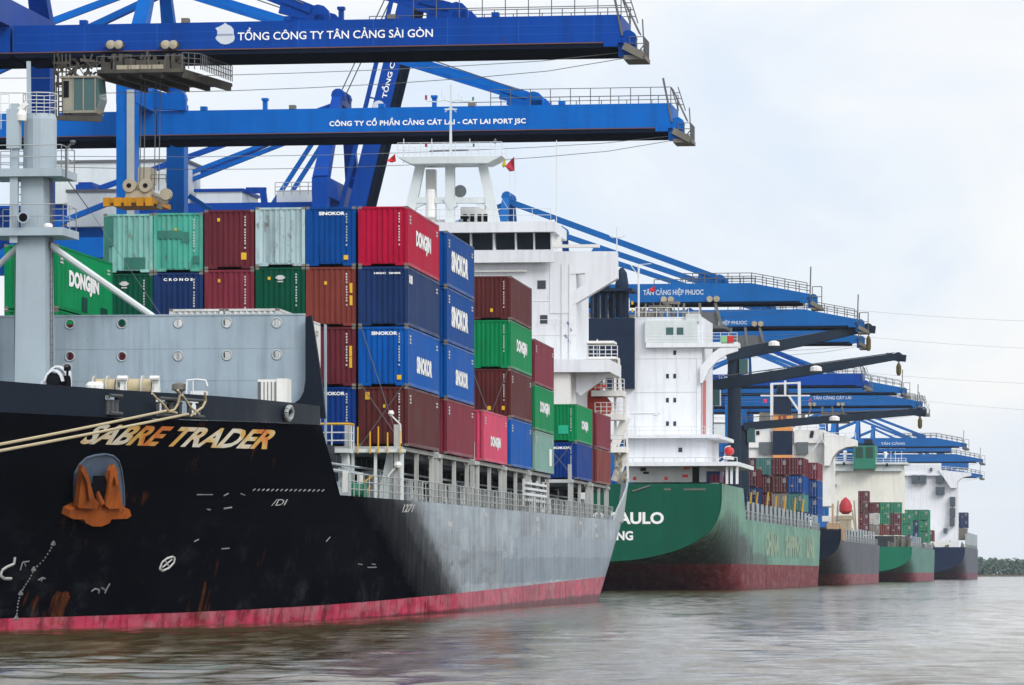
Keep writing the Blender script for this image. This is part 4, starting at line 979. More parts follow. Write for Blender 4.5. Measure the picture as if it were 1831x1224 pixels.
# wing with its cut-away brace
wa = [ap(983, 449), ap(1103, 449), ap(1104, 497), ap(1022, 547), ap(1018, 560), ap(983, 560)]
hole = [ap(1018, 490), ap(1046, 488), ap(1048, 500), ap(1046, 508), ap(1022, 521), ap(1017, 518)]
for s_ in (1, -1):
    wg = MB(); vs, fs = plate([(s_ * a, b_) for a, b_ in (wa if s_ > 0 else wa[::-1])], [[(s_ * a, b_) for a, b_ in hole]], -1.3, (1, 0, 0), (0, 0, 1), (0, AY - .05, 0)); wg.add(vs, fs)
    x0, x1_ = sorted((s_ * ap(1050, 0)[0], s_ * ap(1103, 0)[0]))
    wg.build('bridge_wing', M_WHITE, ship1)
wd_ = MB()
for a, b_, c, d in ((961, 976, 501, 516), (966, 979, 563, 578)):
    (x0, z1_), (x1_, z0_) = ap(a, c), ap(b_, d); wd_.nxt().box(x0, x1_, AY - .04, AY + .05, z0_, z1_)
    wd_.nxt().box(-x1_, -x0, AY - .04, AY + .05, z0_, z1_)
for zz in (10.5, 13.2, 15.9):
    for i in range(6): wd_.nxt().box(-6.5 + i * 2.4, -5.9 + i * 2.4, AY - .04, AY + .05, zz, zz + .75)
build_each(wd_, 'window', M_GLASS, acc)
tr_ = MB()
for a, b_, c in ((888, 912, 462), (930, 980, 461), (850, 942, 485)): (x0, z_), (x1_, _) = ap(a, c), ap(b_, c); tr_.box(x0, x1_, AY - .35, AY + .0, z_ - .06, z_ + .06)
for zz in (ap(0, 545)[1], ap(0, 605)[1]): tr_.box(xi, xw, AY - .03, AY, zz, zz + .05)
x0, z_ = ap(985, 440); x1_, _ = ap(1072, 440); tr_.box(x0, x1_, AY - .2, AY + .3, z_ - .12, z_ + .12)
tr_.build('trim', M_WHITE2, acc)
pi_ = MB(); rr = random.Random(8)                       # pipes, lamps and brackets on the front of the block
for x in (xw - .5, xw - 1.1, 3.0, -2.0, -6.0): pi_.nxt().tube((x, AY - .09, 9), (x, AY - .09, z_s - 1), .045, 5)
for k in range(14): x, z = rr.uniform(-8, xw - .4), rr.uniform(14, z_s - 1); pi_.nxt().box(x, x + .22, AY - .22, AY, z, z + .16)
for z in (15.2, 18.0, 20.7): pi_.nxt().rail([(3.5, AY - .35, z), (xw - .1, AY - .35, z)], .5, 1, 1.4, .02)
build_each(pi_, 'wall_fitting', M_WHITE2, acc)
for (xx, yy) in ((1014, 575), (1018, 585), (1010, 598), (1016, 607)):
    pi_ = MB(); (x, z) = ap(xx, yy); pi_.beam((min(x, xw - .3), AY - .03, z), (min(x, xw - .3) + .2, AY - .03, z - .25), .1, .05); pi_.build('wall_mark', flat('mark_blue', (.05, .09, .25), .6), acc)
# monkey island, mast portal
mz = z_r
def q(px, py, y=AY + 2): p = S1.hit(px, py, 'y', y); return V((p.x, y, p.z))
mm = MB()
pz0, pz1 = q(0, 303).z, q(0, 291).z
a, b_ = q(715, 297), q(901, 297)
mm.prism([(a.x, AY + .5, pz1), (b_.x, AY + .5, pz1), (b_.x - 1.1, AY + .5, pz0), (a.x + 1.1, AY + .5, pz0)], (0, 3.6, 0))
mm.beam(q(752, 294), q(734, 376), .62, .7, .72, .8); mm.beam(q(863, 294), q(888, 410), .6, .7, .72, .8); mm.beam(q(805, 294), q(805, 414), .72, .7)
mm.beam(q(740, 358), q(800, 358), .55, .45); mm.beam(q(812, 358), q(875, 358), .55, .45); mm.beam(q(800, 352), q(812, 372), .8, .7); mm.beam(q(734, 376), q(733, 412), .7, .8); mm.beam(q(742, 368), q(760, 360), .4, .4); mm.beam(q(868, 372), q(852, 360), .4, .4)
rm = mm.build('radar_mast', M_PALE, ship1)
rl = MB(); rl.rail([V((a.x, AY + .6, pz1)), V((b_.x, AY + .6, pz1))], 1.1, 2, .9, .022); rl.rail([V((a.x, AY + 4, pz1)), V((b_.x, AY + 4, pz1))], 1.1, 2, .9, .022)
for px in (722, 772, 806, 840, 886): p = q(px, 291); rl.tube(p, p + V((0, 0, 1.9)), .03, 4); rl.tube(p + V((0, 0, 1.1)), p + V((.5, 0, 0)), .02, 4)
rl.build('railing', M_RAILW, rm)
ra = MB(); p = q(806, 291); ra.beam(p, q(806, 150), .22, .22, .1, .1); ra.path([q(764, 180), q(780, 182), q(795, 178), q(806, 182), q(818, 178), q(832, 181), q(846, 179)], .045, 5)
ra.beam(q(795, 195), q(817, 195), .12, .12); ra.beam(q(806, 190), q(796, 200), .06, .06); ra.beam(q(806, 190), q(816, 200), .06, .06)
for px in (764, 783, 795, 826, 846): ra.tube(q(px, 181), q(px, 172), .03, 4)
ra.tube(q(790, 178), q(790, 160), .02, 4); ra.tube(q(820, 178), q(820, 166), .02, 4); ra.build('signal_yard', M_PALE, rm)
ra = MB(); ra.lathe(q(762, 178), [(.1, 0), (.1, .35)], 8); ra.lathe(q(762, 262), [(.1, 0), (.1, .35)], 8); ra.build('red_lamp', flat('lamp_red', (.25, .03, .05), .4), rm)
ra = MB(); ra.lathe(q(846, 179), [(.08, 0), (.08, .25)], 8); ra.lathe(q(847, 262), [(.08, 0), (.08, .25)], 8); ra.build('green_lamp', flat('lamp_green', (.02, .16, .12), .4), rm)
ra = MB(); ra.beam(q(768, 270), q(838, 268), .07, .12); ra.lathe(q(865, 294), [(.1, 0), (.16, .2), (.1, .45)], 8); ra.lathe(q(885, 256), [(.1, 0), (.12, .3)], 8); ra.build('radar_scanner', M_CABLE, rm)
mi_ = MB()                                              # houses, dome and gear on top of the bridge
mi_.box(q(758, 0).x, q(775, 0).x, AY + 3, AY + 4, mz, q(0, 308).z); mi_.lathe(q(770, 352), [(.38, -1.6), (.42, 0), (.36, .6)], 10)
mi_.box(q(815, 0).x, q(862, 0).x, AY + 5, AY + 7, mz, q(0, 372).z); mi_.box(q(720, 0).x, q(800, 0).x, AY + 6, AY + 9, mz, q(0, 392).z)
mi_.build('monkey_island_house', M_WHITE2, ship1)
mi_ = MB()
for px in (820, 833, 846, 857): mi_.nxt().box(q(px, 0).x, q(px + 7, 0).x, AY + 4.9, AY + 5, q(0, 404).z, q(0, 385).z)
for py in (390, 400): mi_.box(q(815, 0).x, q(830, 0).x, AY + 4.88, AY + 5, q(0, py + 3).z, q(0, py - 2).z)
build_each(mi_, 'louvre', M_DARK, ship1)
mi_ = MB(); c = q(822, 341); mi_.lathe(c + V((0, .3, 0)), [(.05, .5), (.35, .4), (.48, .15), (.5, 0), (.02, -.05)], 16, 'y'); mi_.build('satellite_dome', flat('dome_grey', (.12, .13, .14), .4), ship1)
gr = MB(); rl_a, rl_b = V((-wx1, AY - 1.4, z_r + .05)), V((wx1, AY - 1.4, z_r + .05))
gr.rail([rl_a, rl_b], 1.0, 2, 1.5, .02); gr.tube(q(995, 420), q(995, 250), .03, 4); gr.tube(q(1103, 450), q(1103, 405), .05, 5); gr.path([q(1090, 420), q(1094, 424), q(1112, 424), q(1117, 420)], .05, 5)
gr.tube(q(912, 288), q(912, 350), .015, 4); gr.tube(q(921, 288), q(921, 350), .015, 4); gr.tube(q(870, 310), q(908, 372), .012, 4); gr.build('bridge_railing', M_RAILW, ship1)
gr = MB(); c = q(985, 412); gr.lathe(c, [(.25, -.9), (.3, 0), (.2, .35)], 10); c = q(993, 424); gr.box(c.x - .2, c.x + .4, c.y, c.y + .6, c.z - .6, c.z + .2); gr.beam(q(972, 400), q(992, 395), .25, .25); gr.build('searchlight', M_WHITE2, ship1)
gr = MB(); gr.lathe(q(938, 411), [(.3, -.2), (.2, .2)], 8); gr.build('compass', M_DARK, ship1); gr = MB(); gr.lathe(q(968, 412), [(.13, 0), (.13, .45)], 8); gr.build('extinguisher', M_RED, ship1)
# boat deck and aft stairs on the port side
bx, _ = ap(1094, 660); z_, zt_ = ap(0, 672)[1], ap(0, 650)[1]
bd = MB(); bd.box(-bx, bx, AY - 2, AY + 9, z_ + .0, zt_ - .0)
bd.prism([(xw, AY - .2, ap(0, 705)[1]), (xw + .4, AY - .2, ap(0, 712)[1]), (bx, AY - .2, z_), (xw, AY - .2, z_)], (0, .5, 0))
bdo = bd.build('boat_deck', M_WHITE, ship1)
lo = MB(); lo.box(-xw - .5, xw - .3, AY - 1.5, AY + .1, ZD, z_); lo.build('lower_deckhouse', M_WHITE2, ship1)
AYS = AY + 12.0
def r_(px, py, y=AYS): p = S1.hit(px, py, 'y', y); return V((p.x, y, p.z))
sd_ = MB()
for py in (612, 640, 700, 742, 800):
    a, b_ = r_(1036 if py < 690 else 1062, py), r_({612: 1102, 640: 1106, 700: 1118, 742: 1119, 800: 1122}[py], py)
    sd_.box(a.x, b_.x, AYS - 2.5, AYS + .5, a.z - (.18 if py < 690 else .45), a.z)
for px in (1060, 1080, 1100, 1117): sd_.beam(r_(px, 742), r_(px, 640 if px < 1105 else 700), .2, .2)
sd_.beam(r_(1106, 640), r_(1110, 700), .2, .2); sd_.beam(r_(1120, 745), r_(1123, 860), .16, .16); sd_.beam(r_(1100, 742), r_(1102, 860), .2, .2); sd_.beam(r_(1098, 800), r_(1120, 745), .25, .7); sd_.beam(r_(1100, 860), r_(1120, 800), .25, .7)
sdo = sd_.build('stair_tower', M_WHITE2, ship1)
rl = MB()
for py in (640, 700, 742, 800):
    a, b_ = r_(1040 if py < 690 else 1064, py, AYS - 2.4), r_(1104 if py < 690 else 1116, py, AYS - 2.4); rl.rail([a, b_], 1.0, 3, .5, .03); 
rl.ladder(r_(1059, 640), r_(1059, 606), (.8, 0, 0), .35, .05); rl.build('railing', M_RAILW, sdo)
lf = MB(); c0, c1_ = r_(1038, 728, AYS - 1), r_(1093, 728, AYS - 1)
lf.lathe((c0.x, AYS - 1, c0.z), [(.15, 0), (1.0, .5), (1.25, 1.4), (1.2, (c1_.x - c0.x) * .75), (.4, c1_.x - c0.x)], 14, 'x'); lf.box(c0.x + .6, c0.x + 1.6, AYS - 1.5, AYS - .5, c0.z + .8, c0.z + 1.7)
lf.build('lifeboat', flat('lifeboat_dark_orange', (.33, .035, .018), .5), ship1, smooth=True)
aw = MB(); c = r_(1066, 692, AYS - 1.5); aw.beam(c, r_(1084, 690, AYS - 1.5), .25, .3); aw.build('orange_float', M_ORANGE, ship1)
pg = MB(); rr = random.Random(4)
for i in range(26): p = r_(rr.uniform(1098, 1124), rr.uniform(810, 870), AYS + rr.uniform(-2, 1)); pg.beam(p, p + V((rr.uniform(-.3, .3), 0, rr.uniform(.3, 1.1))), .16, .16)
pg.build('poop_machinery', M_BEIGE, ship1)
# flags
def flag(pts, y, F, mat, label, cat='flag', r=None):
    mb = MB(); P = []
    ps_ = [F.hit(px, py, 'y', y) for px, py in pts]
    for i, p in enumerate(ps_): P.append(V((p.x, p.y + .25 * math.sin(i * 2.1), p.z)))
    mb.prism(P, (0, .02, 0)); o = mb.build('flag', mat, None); o.matrix_world = F.M; return tag(o, label, cat)
F_RED = flat('flag_red', (.60, .02, .02), .8); F_PINK = flat('flag_faded_red', (.40, .03, .05), .8); F_GOLD = flat('flag_yellow', (.5, .42, .03), .8)
flag([(691, 287), (697, 282), (707, 275), (708, 288), (700, 290)], AY + 1, S1, F_RED, 'red flag left of the pale radar mast platform')
flag([(897, 295), (902, 282), (905, 296), (900, 300)], AY + 1, S1, F_GOLD, 'small yellow signal flag right of the radar mast platform')
flag([(903, 297), (912, 286), (920, 280), (920, 305), (911, 306)], AY + 1, S1, F_PINK, 'faded red flag hanging right of the radar mast platform')
# ------------------------------------------------------------------ the ships beyond: sterns toward the viewer
LAT = -44.5                                             # outer side of the moored ships, metres left of the quay sight line
GSHIP = 'container ships moored along the quay'
class Ship:
    def __init__(s, px_corner, B, L, ztop, zlow, label, hm, main=None, lat=LAT, trans=None):
        s.B = B; d = None; lo, hi = 100.0, 4000.0       # distance along the quay where the stern corner stands
        for _ in range(60):
            m = (lo + hi) / 2; p = QF.pix(lat, m, ztop)
            if p[0] < px_corner: lo = m
            else: hi = m
        s.d = lo; s.F = Frame(QA * lo + QP * (lat - B), QYAW); s.L = L
        s.zt, s.zl = ztop, zlow; s.zm, s.y0, s.y1 = main or (ztop, 0, 1)
        if main: s.zt = s.zm
        s.zp = ztop
        s.root = empty('container_ship', s.F.M, label, 'container ship', GSHIP)
        ys = [0, .01, 1, 2, 3.5, 5, 7, 9, 12, 15, 18, 22, 26, 30, 34, 36, 42, 50, 60, L * .5, L * .7, L * .82] + [L * (.82 + .18 * k / 8) for k in range(1, 9)]
        ys = sorted(set(ys + ([s.y0, s.y1] if main else []))); mb = MB(); NZ = 22
        for sg in (1, -1):
            vs = []
            for y in ys:
                for j in range(NZ + 1):
                    z0 = max(-1.5, s.zb(y)); tp = s.top(y); z = tp - (tp - z0) * (j / NZ) ** .8; vs.append((sg * s.b(y, z), y, z))
            fs = [(i * (NZ + 1) + j, i * (NZ + 1) + j + 1, (i + 1) * (NZ + 1) + j + 1, (i + 1) * (NZ + 1) + j) for i in range(len(ys) - 1) for j in range(NZ)]
            mb.add(vs, fs)
        vs = []                                          # counter bottom closes the two sides
        for y in ys:
            z0 = max(-1.5, s.zb(y)); vs += [(s.b(y, z0), y, z0), (-s.b(y, z0), y, z0)]
        mb.add(vs, [(2 * i, 2 * i + 1, 2 * i + 3, 2 * i + 2) for i in range(len(ys) - 1)])
        s.hull = mb.build('hull', hm, s.root, smooth=True, angle=40)
        pts = [(s.b(0, ztop - (ztop - s.zb(0)) * (j / 30) ** .8), ztop - (ztop - s.zb(0)) * (j / 30) ** .8) for j in range(31)]
        out = [(x, -.02, z) for x, z in pts] + [(-x, -.02, z) for x, z in pts[::-1]]
        tm = MB(); tm.add(out, [tuple(range(len(out)))]); s.tr = tm.build('transom', trans or hm, s.hull)
        rim = MB(); rim.path(out, .09, 5); rim.build('transom_rim', trans or hm, s.hull)
        dm = MB()
        for a, b_ in zip(ys, ys[1:]): ta, tb = s.top(a), s.top(b_); dm.quad((-s.b(a, ta) + .05, a, ta - .35), (s.b(a, ta) - .05, a, ta - .35), (s.b(b_, tb) - .05, b_, tb - .35), (-s.b(b_, tb) + .05, b_, tb - .35))
        dm.build('deck', paint((.10, .13, .12), .4, .2, .7, name='deck_paint'), s.root)
    def top(s, y): return s.zp + (s.zm - s.zp) * max(0, min(1, (y - s.y0) / (s.y1 - s.y0)))
    def zb(s, y): return s.zl - (s.zl + 9.0) * min(1, (y / 46.0)) ** 1.35
    def b(s, y, z):
        t = max(0, min(1, (s.zp - z) / (s.zp - s.zb(y)))); k = min(1, y / 50)
        n, m = 3.5 + 6 * k, 1.8 + 1.5 * k; b = s.B * max(0, (1 - t ** n)) ** (1 / m)
        if y > s.L * .8:
            u = (y - s.L * .8) / (s.L * .2); fl = max(0, min(1, z / s.zp)); b *= max(.0, 1 - u ** (2.2 + 1.6 * fl))
        return b
    def at(s, px, py, y): p = s.F.hit(px, py, 'y', y); return V((p.x, y, p.z))
    def box(s, mb, px0, px1, py0, py1, y0, y1, sym=False):
        a, b = s.at(px0, py1, y0), s.at(px1, py0, y0)
        mb.box(a.x, b.x, y0, y1, a.z, b.z)
        if sym: mb.box(-b.x, -a.x, y0, y1, a.z, b.z)
        return mb
    def side_rail(s, y0, y1, name='deck_railing', posts=True, h=1.1, step=3):
        mb = MB(); k = int((y1 - y0) / 6); mb.rail([(s.b(y0 + 6 * i, s.zt) - .15, y0 + 6 * i, s.zt) for i in range(k + 1)], h, 2, step, .04); mb.build(name, M_RAIL, s.root)
    def posts(s, y0, y1, zt, step=2.2):
        mb = MB(); y = y0
        while y < y1: x = s.b(y, s.zt) - .4; mb.nxt().box(x - .3, x, y - .22, y + .22, s.zt - .3, zt); y += step
        build_each(mb, 'container_stanchion', M_GREY2, s.root)
        mb = MB(); mb.box(-s.B + 2.4, s.B - 3.2, y0, y1, s.zt - .3, zt - .05); mb.build('hatch_coaming', M_COAM, s.root)
def grid(S, y0, px_right, pitch, cols, zbase, L, H, group, base_lab, names, side=None):
    """cols: outboard first, each a list of paints from the bottom up; None leaves the place empty"""
    x = S.F.hit(px_right, 900, 'y', y0).x
    for i, col in enumerate(cols):
        z = zbase
        for j, c in enumerate(col):
            if c:
                lab = '%s %s, %s tier, %s column from the river' % (c.rstrip('2').replace('tealfar', 'teal').replace('fgreen', 'green').replace('darkbrown', 'dark brown'), base_lab, ('lowest', 'second', 'third', 'fourth')[j], ('first', 'second', 'third', 'fourth', 'fifth', 'sixth')[i])
                container(S.F, x - i * pitch, y0, z, L, H, c, lab, group, bars=True, marks='d', yel=[(-.5, 1.2, .14, .14)] if (i + j) % 3 == 1 else (), side=(side if side and i == 0 and j == side[5] else None) and side[:5])
            z += H + .03

# ---- ship 2: green
M_H2 = hull_mat('pale_green_hull_paint', (.105, .25, .175), (.16, .012, .018), 3.2, 0, spec=.06, rough=.4, scuff=(.05, .09, .075), rusty=.6, streak=.7, foul=(.03, .012, .014),
    blobs=[(20, 30, 4.5, 3.2, (.010, .016, .015), .95), (14, 16, 7.0, 2.8, (.02, .045, .036), .7), (50, 26, 3.6, 1.3, (.03, .05, .04), .7)])
M_T2 = paint((.004, .078, .046), .3, .05, .5, .06, name='green_transom_paint', scale=.5)
s2 = Ship(1290, 14.6, 206, 12.6, 3.4, 'green container ship with white stern house and navy funnel, moored second in line', M_H2, trans=M_T2, main=(8.8, 30, 34))
def onT(S, s_, px0, px1, py0, py1, bold=.035):
    a, b = S.at(px0, py1, -.06), S.at(px1, py0, -.06); lettering(s_, a, (1, 0, 0), (0, 0, 1), b.x - a.x, b.z - a.z, M_LET, S.tr, bold=bold, name='name_lettering')
onT(s2, 'SAO PAULO', 1024, 1187, 915, 937); onT(s2, 'HONG KONG', 1004, 1132, 949, 966)
st_ = (('CHINA', 1368, 1393), ('SHIPPING', 1404, 1432), ('LINE', 1442, 1456))
for t_, a, b_ in st_:
    p0, p1 = s2.F.hit(a, 985, 'x', s2.B + .04), s2.F.hit(b_, 985, 'x', s2.B + .04); zl_ = 4.4
    lettering(t_, (s2.B + .05, p0.y, zl_), (0, 1, 0), (0, 0, 1), p1.y - p0.y, 3.1, paint((.27, .36, .26), .5, .1, .6, .2, name='worn_cream_lettering'), s2.hull, bold=.06)
# stern deck: mooring deck house, big white block, funnel casing
b2 = MB(); s2.box(b2, 1122, 1262, 783, 862, 5, 22); s2.box(b2, 1133, 1255, 566, 785, 12, 26); s2.box(b2, 1040, 1052, 566, 700, 12, 20)
s2.box(b2, 1040, 1136, 694, 785, 12, 24)
b2.mi(0); blk = b2.build('superstructure', M_WHITE, s2.root)
b2 = MB(); s2.box(b2, 1120, 1285, 776, 783, 3.5, 24); s2.box(b2, 1113, 1319, 825, 833, 1.0, 24); s2.box(b2, 1155, 1319, 611, 621, 11.2, 15)
p = [s2.at(1319, 620, 11.3), s2.at(1319, 627, 11.3), s2.at(1300, 633, 11.3), s2.at(1284, 643, 11.3), s2.at(1268, 660, 11.3), s2.at(1256, 684, 11.3), s2.at(1252, 684, 11.3), s2.at(1252, 655, 11.3), s2.at(1275, 630, 11.3), s2.at(1288, 621, 11.3)]
b2.prism(p, (0, .8, 0)); deck2 = b2.build('deck_overhang', M_WHITE, s2.root)
b2 = MB(); s2.box(b2, 1153, 1246, 572, 612, 11.3, 14); s2.box(b2, 1226, 1250, 560, 575, 11.5, 14); wh = b2.build('wheelhouse', M_PALE, s2.root)
b2 = MB()
for a, b_, c, d in ((1191, 1204, 585, 598), (1210, 1222, 585, 598)): s2.box(b2.nxt(), a, b_, c, d, 11.26, 11.4)
build_each(b2, 'wheelhouse_window', M_GLASSG, wh)
b2 = MB()
for py in (630, 672, 715, 757):
    for px in ((1204,) if py == 630 else (1191, 1204)): s2.box(b2.nxt(), px, px + 5, py - 4, py + 4, 11.95, 12.1)
s2.box(b2.nxt(), 1213, 1220, 800, 808, 4.95, 5.1); build_each(b2, 'window', M_GLASS, blk)
b2 = MB()
for py in (568, 640, 700): s2.box(b2, 1133, 1256, py, py + 1, 11.94, 12)
s2.box(b2, 1246, 1247, 640, 776, 11.9, 12); s2.box(b2, 1128, 1180, 738, 739, 11.9, 12); s2.box(b2, 1170, 1176, 738, 742, 11.9, 12); b2.build('trim', M_WHITE2, blk)
b2 = MB(); s2.box(b2, 1051, 1134, 568, 695, 11.2, 20); fun = b2.build('funnel', M_NAVY, s2.root)
b2 = MB(); s2.box(b2, 1056, 1130, 514, 520, 13, 19)
for px in (1058, 1070, 1084, 1098, 1110, 1122): b2.beam(s2.at(px, 568, 14), s2.at(px, 515, 14), .3, .3)
for px in (1066, 1080, 1094): b2.path([s2.at(px, 568, 16), s2.at(px, 530, 16), s2.at(px - 5, 515, 16), s2.at(px - 11, 512, 16)], .36, 8)
a = s2.at(1112, 530, 16); b2.lathe(a + V((0, 0, -2.5)), [(.75, 0), (.78, 2.5), (.82, 4.0), (.6, 5.4), (.2, 6.0)], 14); b2.build('exhaust_pipe', M_NAVY, fun)
b2 = MB(); rr = random.Random(9)
for k in range(5): b2.lathe(s2.at(1064 + 14 * k, 560, 17), [(.3, 0), (.42, .7), (.42, 1.6), (.2, 2.3)], 8)
b2.build('vent_cowl', M_RAILW, fun)
b2 = MB(); b2.rail([s2.at(1136, 566, 11), s2.at(1250, 566, 11)], 1.1, 2, 1.2, .035); b2.rail([s2.at(1155, 611, 11.3), s2.at(1318, 611, 11.3)], 1.1, 3, 1.0, .03); b2.rail([s2.at(1120, 776, 3.5), s2.at(1284, 776, 3.5)], .9, 2, 1.5, .025); b2.rail([s2.at(1113, 825, 1), s2.at(1318, 825, 1)], .5, 1, 1.2, .04)
b2.tube(s2.at(1142, 566, 12), s2.at(1142, 474, 12), .13, 6); b2.tube(s2.at(1128, 474, 12), s2.at(1164, 471, 12), .05, 5); b2.tube(s2.at(1128, 474, 12), s2.at(1140, 490, 12), .05, 5); b2.build('railing', M_RAILW, s2.root)
b2 = MB()
for k in range(26): c = s2.at(rr.uniform(1136, 1212), 566, 13 + rr.uniform(0, 2)); b2.beam(c, c + V((rr.uniform(-.3, .3), 0, rr.uniform(.4, 1.9))), rr.uniform(.08, .45), .3)
s2.box(b2, 1160, 1200, 545, 552, 14, 15); s2.box(b2, 1185, 1215, 538, 543, 14, 15); b2.build('roof_gear', M_STEEL, s2.root)
b2 = MB(); s2.box(b2, 1129, 1132, 538, 544, 12, 12.3); s2.box(b2, 1129, 1132, 552, 558, 12, 12.3); b2.build('yellow_lamp', M_YEL, s2.root)
b2 = MB(); s2.box(b2.nxt(), 1289, 1300, 600, 614, 11.2, 11.3); build_each(b2, 'starboard_light_board', flat('pale_green_board', (.2, .45, .22), .5), s2.root)
b2 = MB(); s2.box(b2.nxt(), 1300, 1312, 600, 614, 11.2, 11.3); build_each(b2, 'port_light_board', M_RED, s2.root)
b2 = MB(); s2.box(b2, 1140, 1250, 838, 862, 4.9, 5.0); b2.build('poop_wall_panel', M_WHITE2, s2.root)
b2 = MB()
for a, b_, c, d in ((1132, 1137, 852, 858), (1188, 1193, 852, 858), (1220, 1230, 848, 853), (1222, 1233, 835, 839)): s2.box(b2.nxt(), a, b_, c, d, 2.9, 3.4)
build_each(b2, 'fire_box', M_RED, s2.root)
b2 = MB()
for a, b_, c, d in ((1145, 1155, 836, 842), (1150, 1160, 843, 847), (1176, 1185, 832, 834), (1238, 1250, 830, 862), (1150, 1165, 779, 782), (1205, 1215, 779, 782), (1172, 1204, 777, 780)): s2.box(b2.nxt(), a, b_, c, d, 4.8, 4.95)
build_each(b2, 'dark_opening', M_DARK, s2.root)
b2 = MB()
for px in (1300, 1308, 1318): b2.nxt().beam(s2.at(px, 865, 2.0), s2.at(px, 833, 2.0), .3, .3)
build_each(b2, 'deck_pillar', M_WHITE, s2.root)
b2 = MB(); b2.path([s2.at(1131, 878, -.1), s2.at(1150, 872, -.1), s2.at(1162, 868, -.1)], .1, 6); s2.box(b2, 1187, 1199, 873, 876, -.08, 0); s2.box(b2, 1222, 1262, 873, 876, -.08, 0); b2.build('chock', M_STEEL, s2.tr)
b2 = MB(); s2.box(b2, 1256, 1262, 680, 776, 13, 13.4); s2.box(b2, 1253, 1255, 680, 776, 12, 12.3); b2.build('red_ladder', flat('faded_red_ladder', (.45, .16, .15), .6), s2.root)
b2 = MB(); s2.box(b2, 1263, 1288, 842, 862, 6, 9); b2.build('deck_store', flat('store_blue', (.01, .06, .22), .5), s2.root)
b2 = MB()
for k in range(3): s2.box(b2, 1271 + k * 7, 1274 + k * 7, 848, 862, 5.8, 6)
b2.build('store_frame', M_RED, s2.root)
b2 = MB(); s2.box(b2, 1254, 1266, 786, 823, 14, 20); s2.box(b2, 1268, 1276, 784, 800, 18, 22); b2.build('deck_crate', flat('crate_maroon', (.12, .02, .03), .5), s2.root)
b2 = MB(); c = s2.at(1303, 806, 14); b2.lathe((c.x, 14, c.z), [(.1, -.5), (.5, -.3), (.55, 1.6), (.3, 2.4)], 10, 'y'); b2.build('rescue_boat', M_RED, s2.root, smooth=True)
b2 = MB(); s2.box(b2, 1293, 1306, 815, 820, 12, 17); b2.path([s2.at(1296, 825, 14), s2.at(1297, 800, 14), s2.at(1306, 797, 14)], .1); b2.build('boat_davit', M_WHITE2, s2.root)
s2.side_rail(32, 190)
GR2 = 'containers on the green ship'
def s2y(px, x): return s2.F.hit(px, 900, 'x', x).y
for y0, y1 in ((40, 70), (76, 106), (112, 142)):
    b2 = MB(); b2.box(-s2.B + 2.4, s2.B - 3.4, y0, y1, s2.zt - .3, 11.6); b2.build('hatch_coaming', M_COAM, s2.root)
s2.posts(44, 192, 11.2, 7.4)
HB = 2.8
def z_at(S, py, y): return S.F.hit(1400, py, 'y', y).z
y_p, y_q, y_r = 158.0, 168.5, 182.5
zP, zQ, zR = z_at(s2, 903, y_p), z_at(s2, 914, y_q), z_at(s2, 921, y_r)
grid(s2, y_p, 1354.5, 2.5, [['navy', 'maroon'], ['navy', 'maroon2'], ['navy', 'maroon'], ['royal', 'maroon']], zP, L40 * .75, HB, GR2, 'container, aft bay of the green ship', None)
grid(s2, y_q, 1436, 2.5, [['tealfar', 'blue', 'maroon'], ['beige', 'darkbrown', 'maroon'], ['maroon', 'darkbrown', 'tealfar'], ['navy', 'maroon', 'maroon']], zQ, L40, HB, GR2, 'container, middle bay of the green ship', None)
grid(s2, y_r, 1462, 2.5, [['blue', 'blue', 'maroon2'], ['royal', 'maroon', 'maroon'], ['maroon', 'navy', 'maroon'], ['beige', 'maroon', 'maroon']], zR, L40, HB, GR2, 'container, forward bay of the green ship', None)
b2 = MB()
for px, py in ((1341, 905), (1352, 905), (1371, 905), (1386, 912), (1402, 912), (1420, 915), (1434, 918)):
    b2.nxt(); a = s2.at(px, py, 155); b2.beam(a + V((0, 0, -.5)), a + V((.25, 0, 2.2)), .25, .2)
build_each(b2, 'yellow_lashing_gear', M_YEL, s2.root)
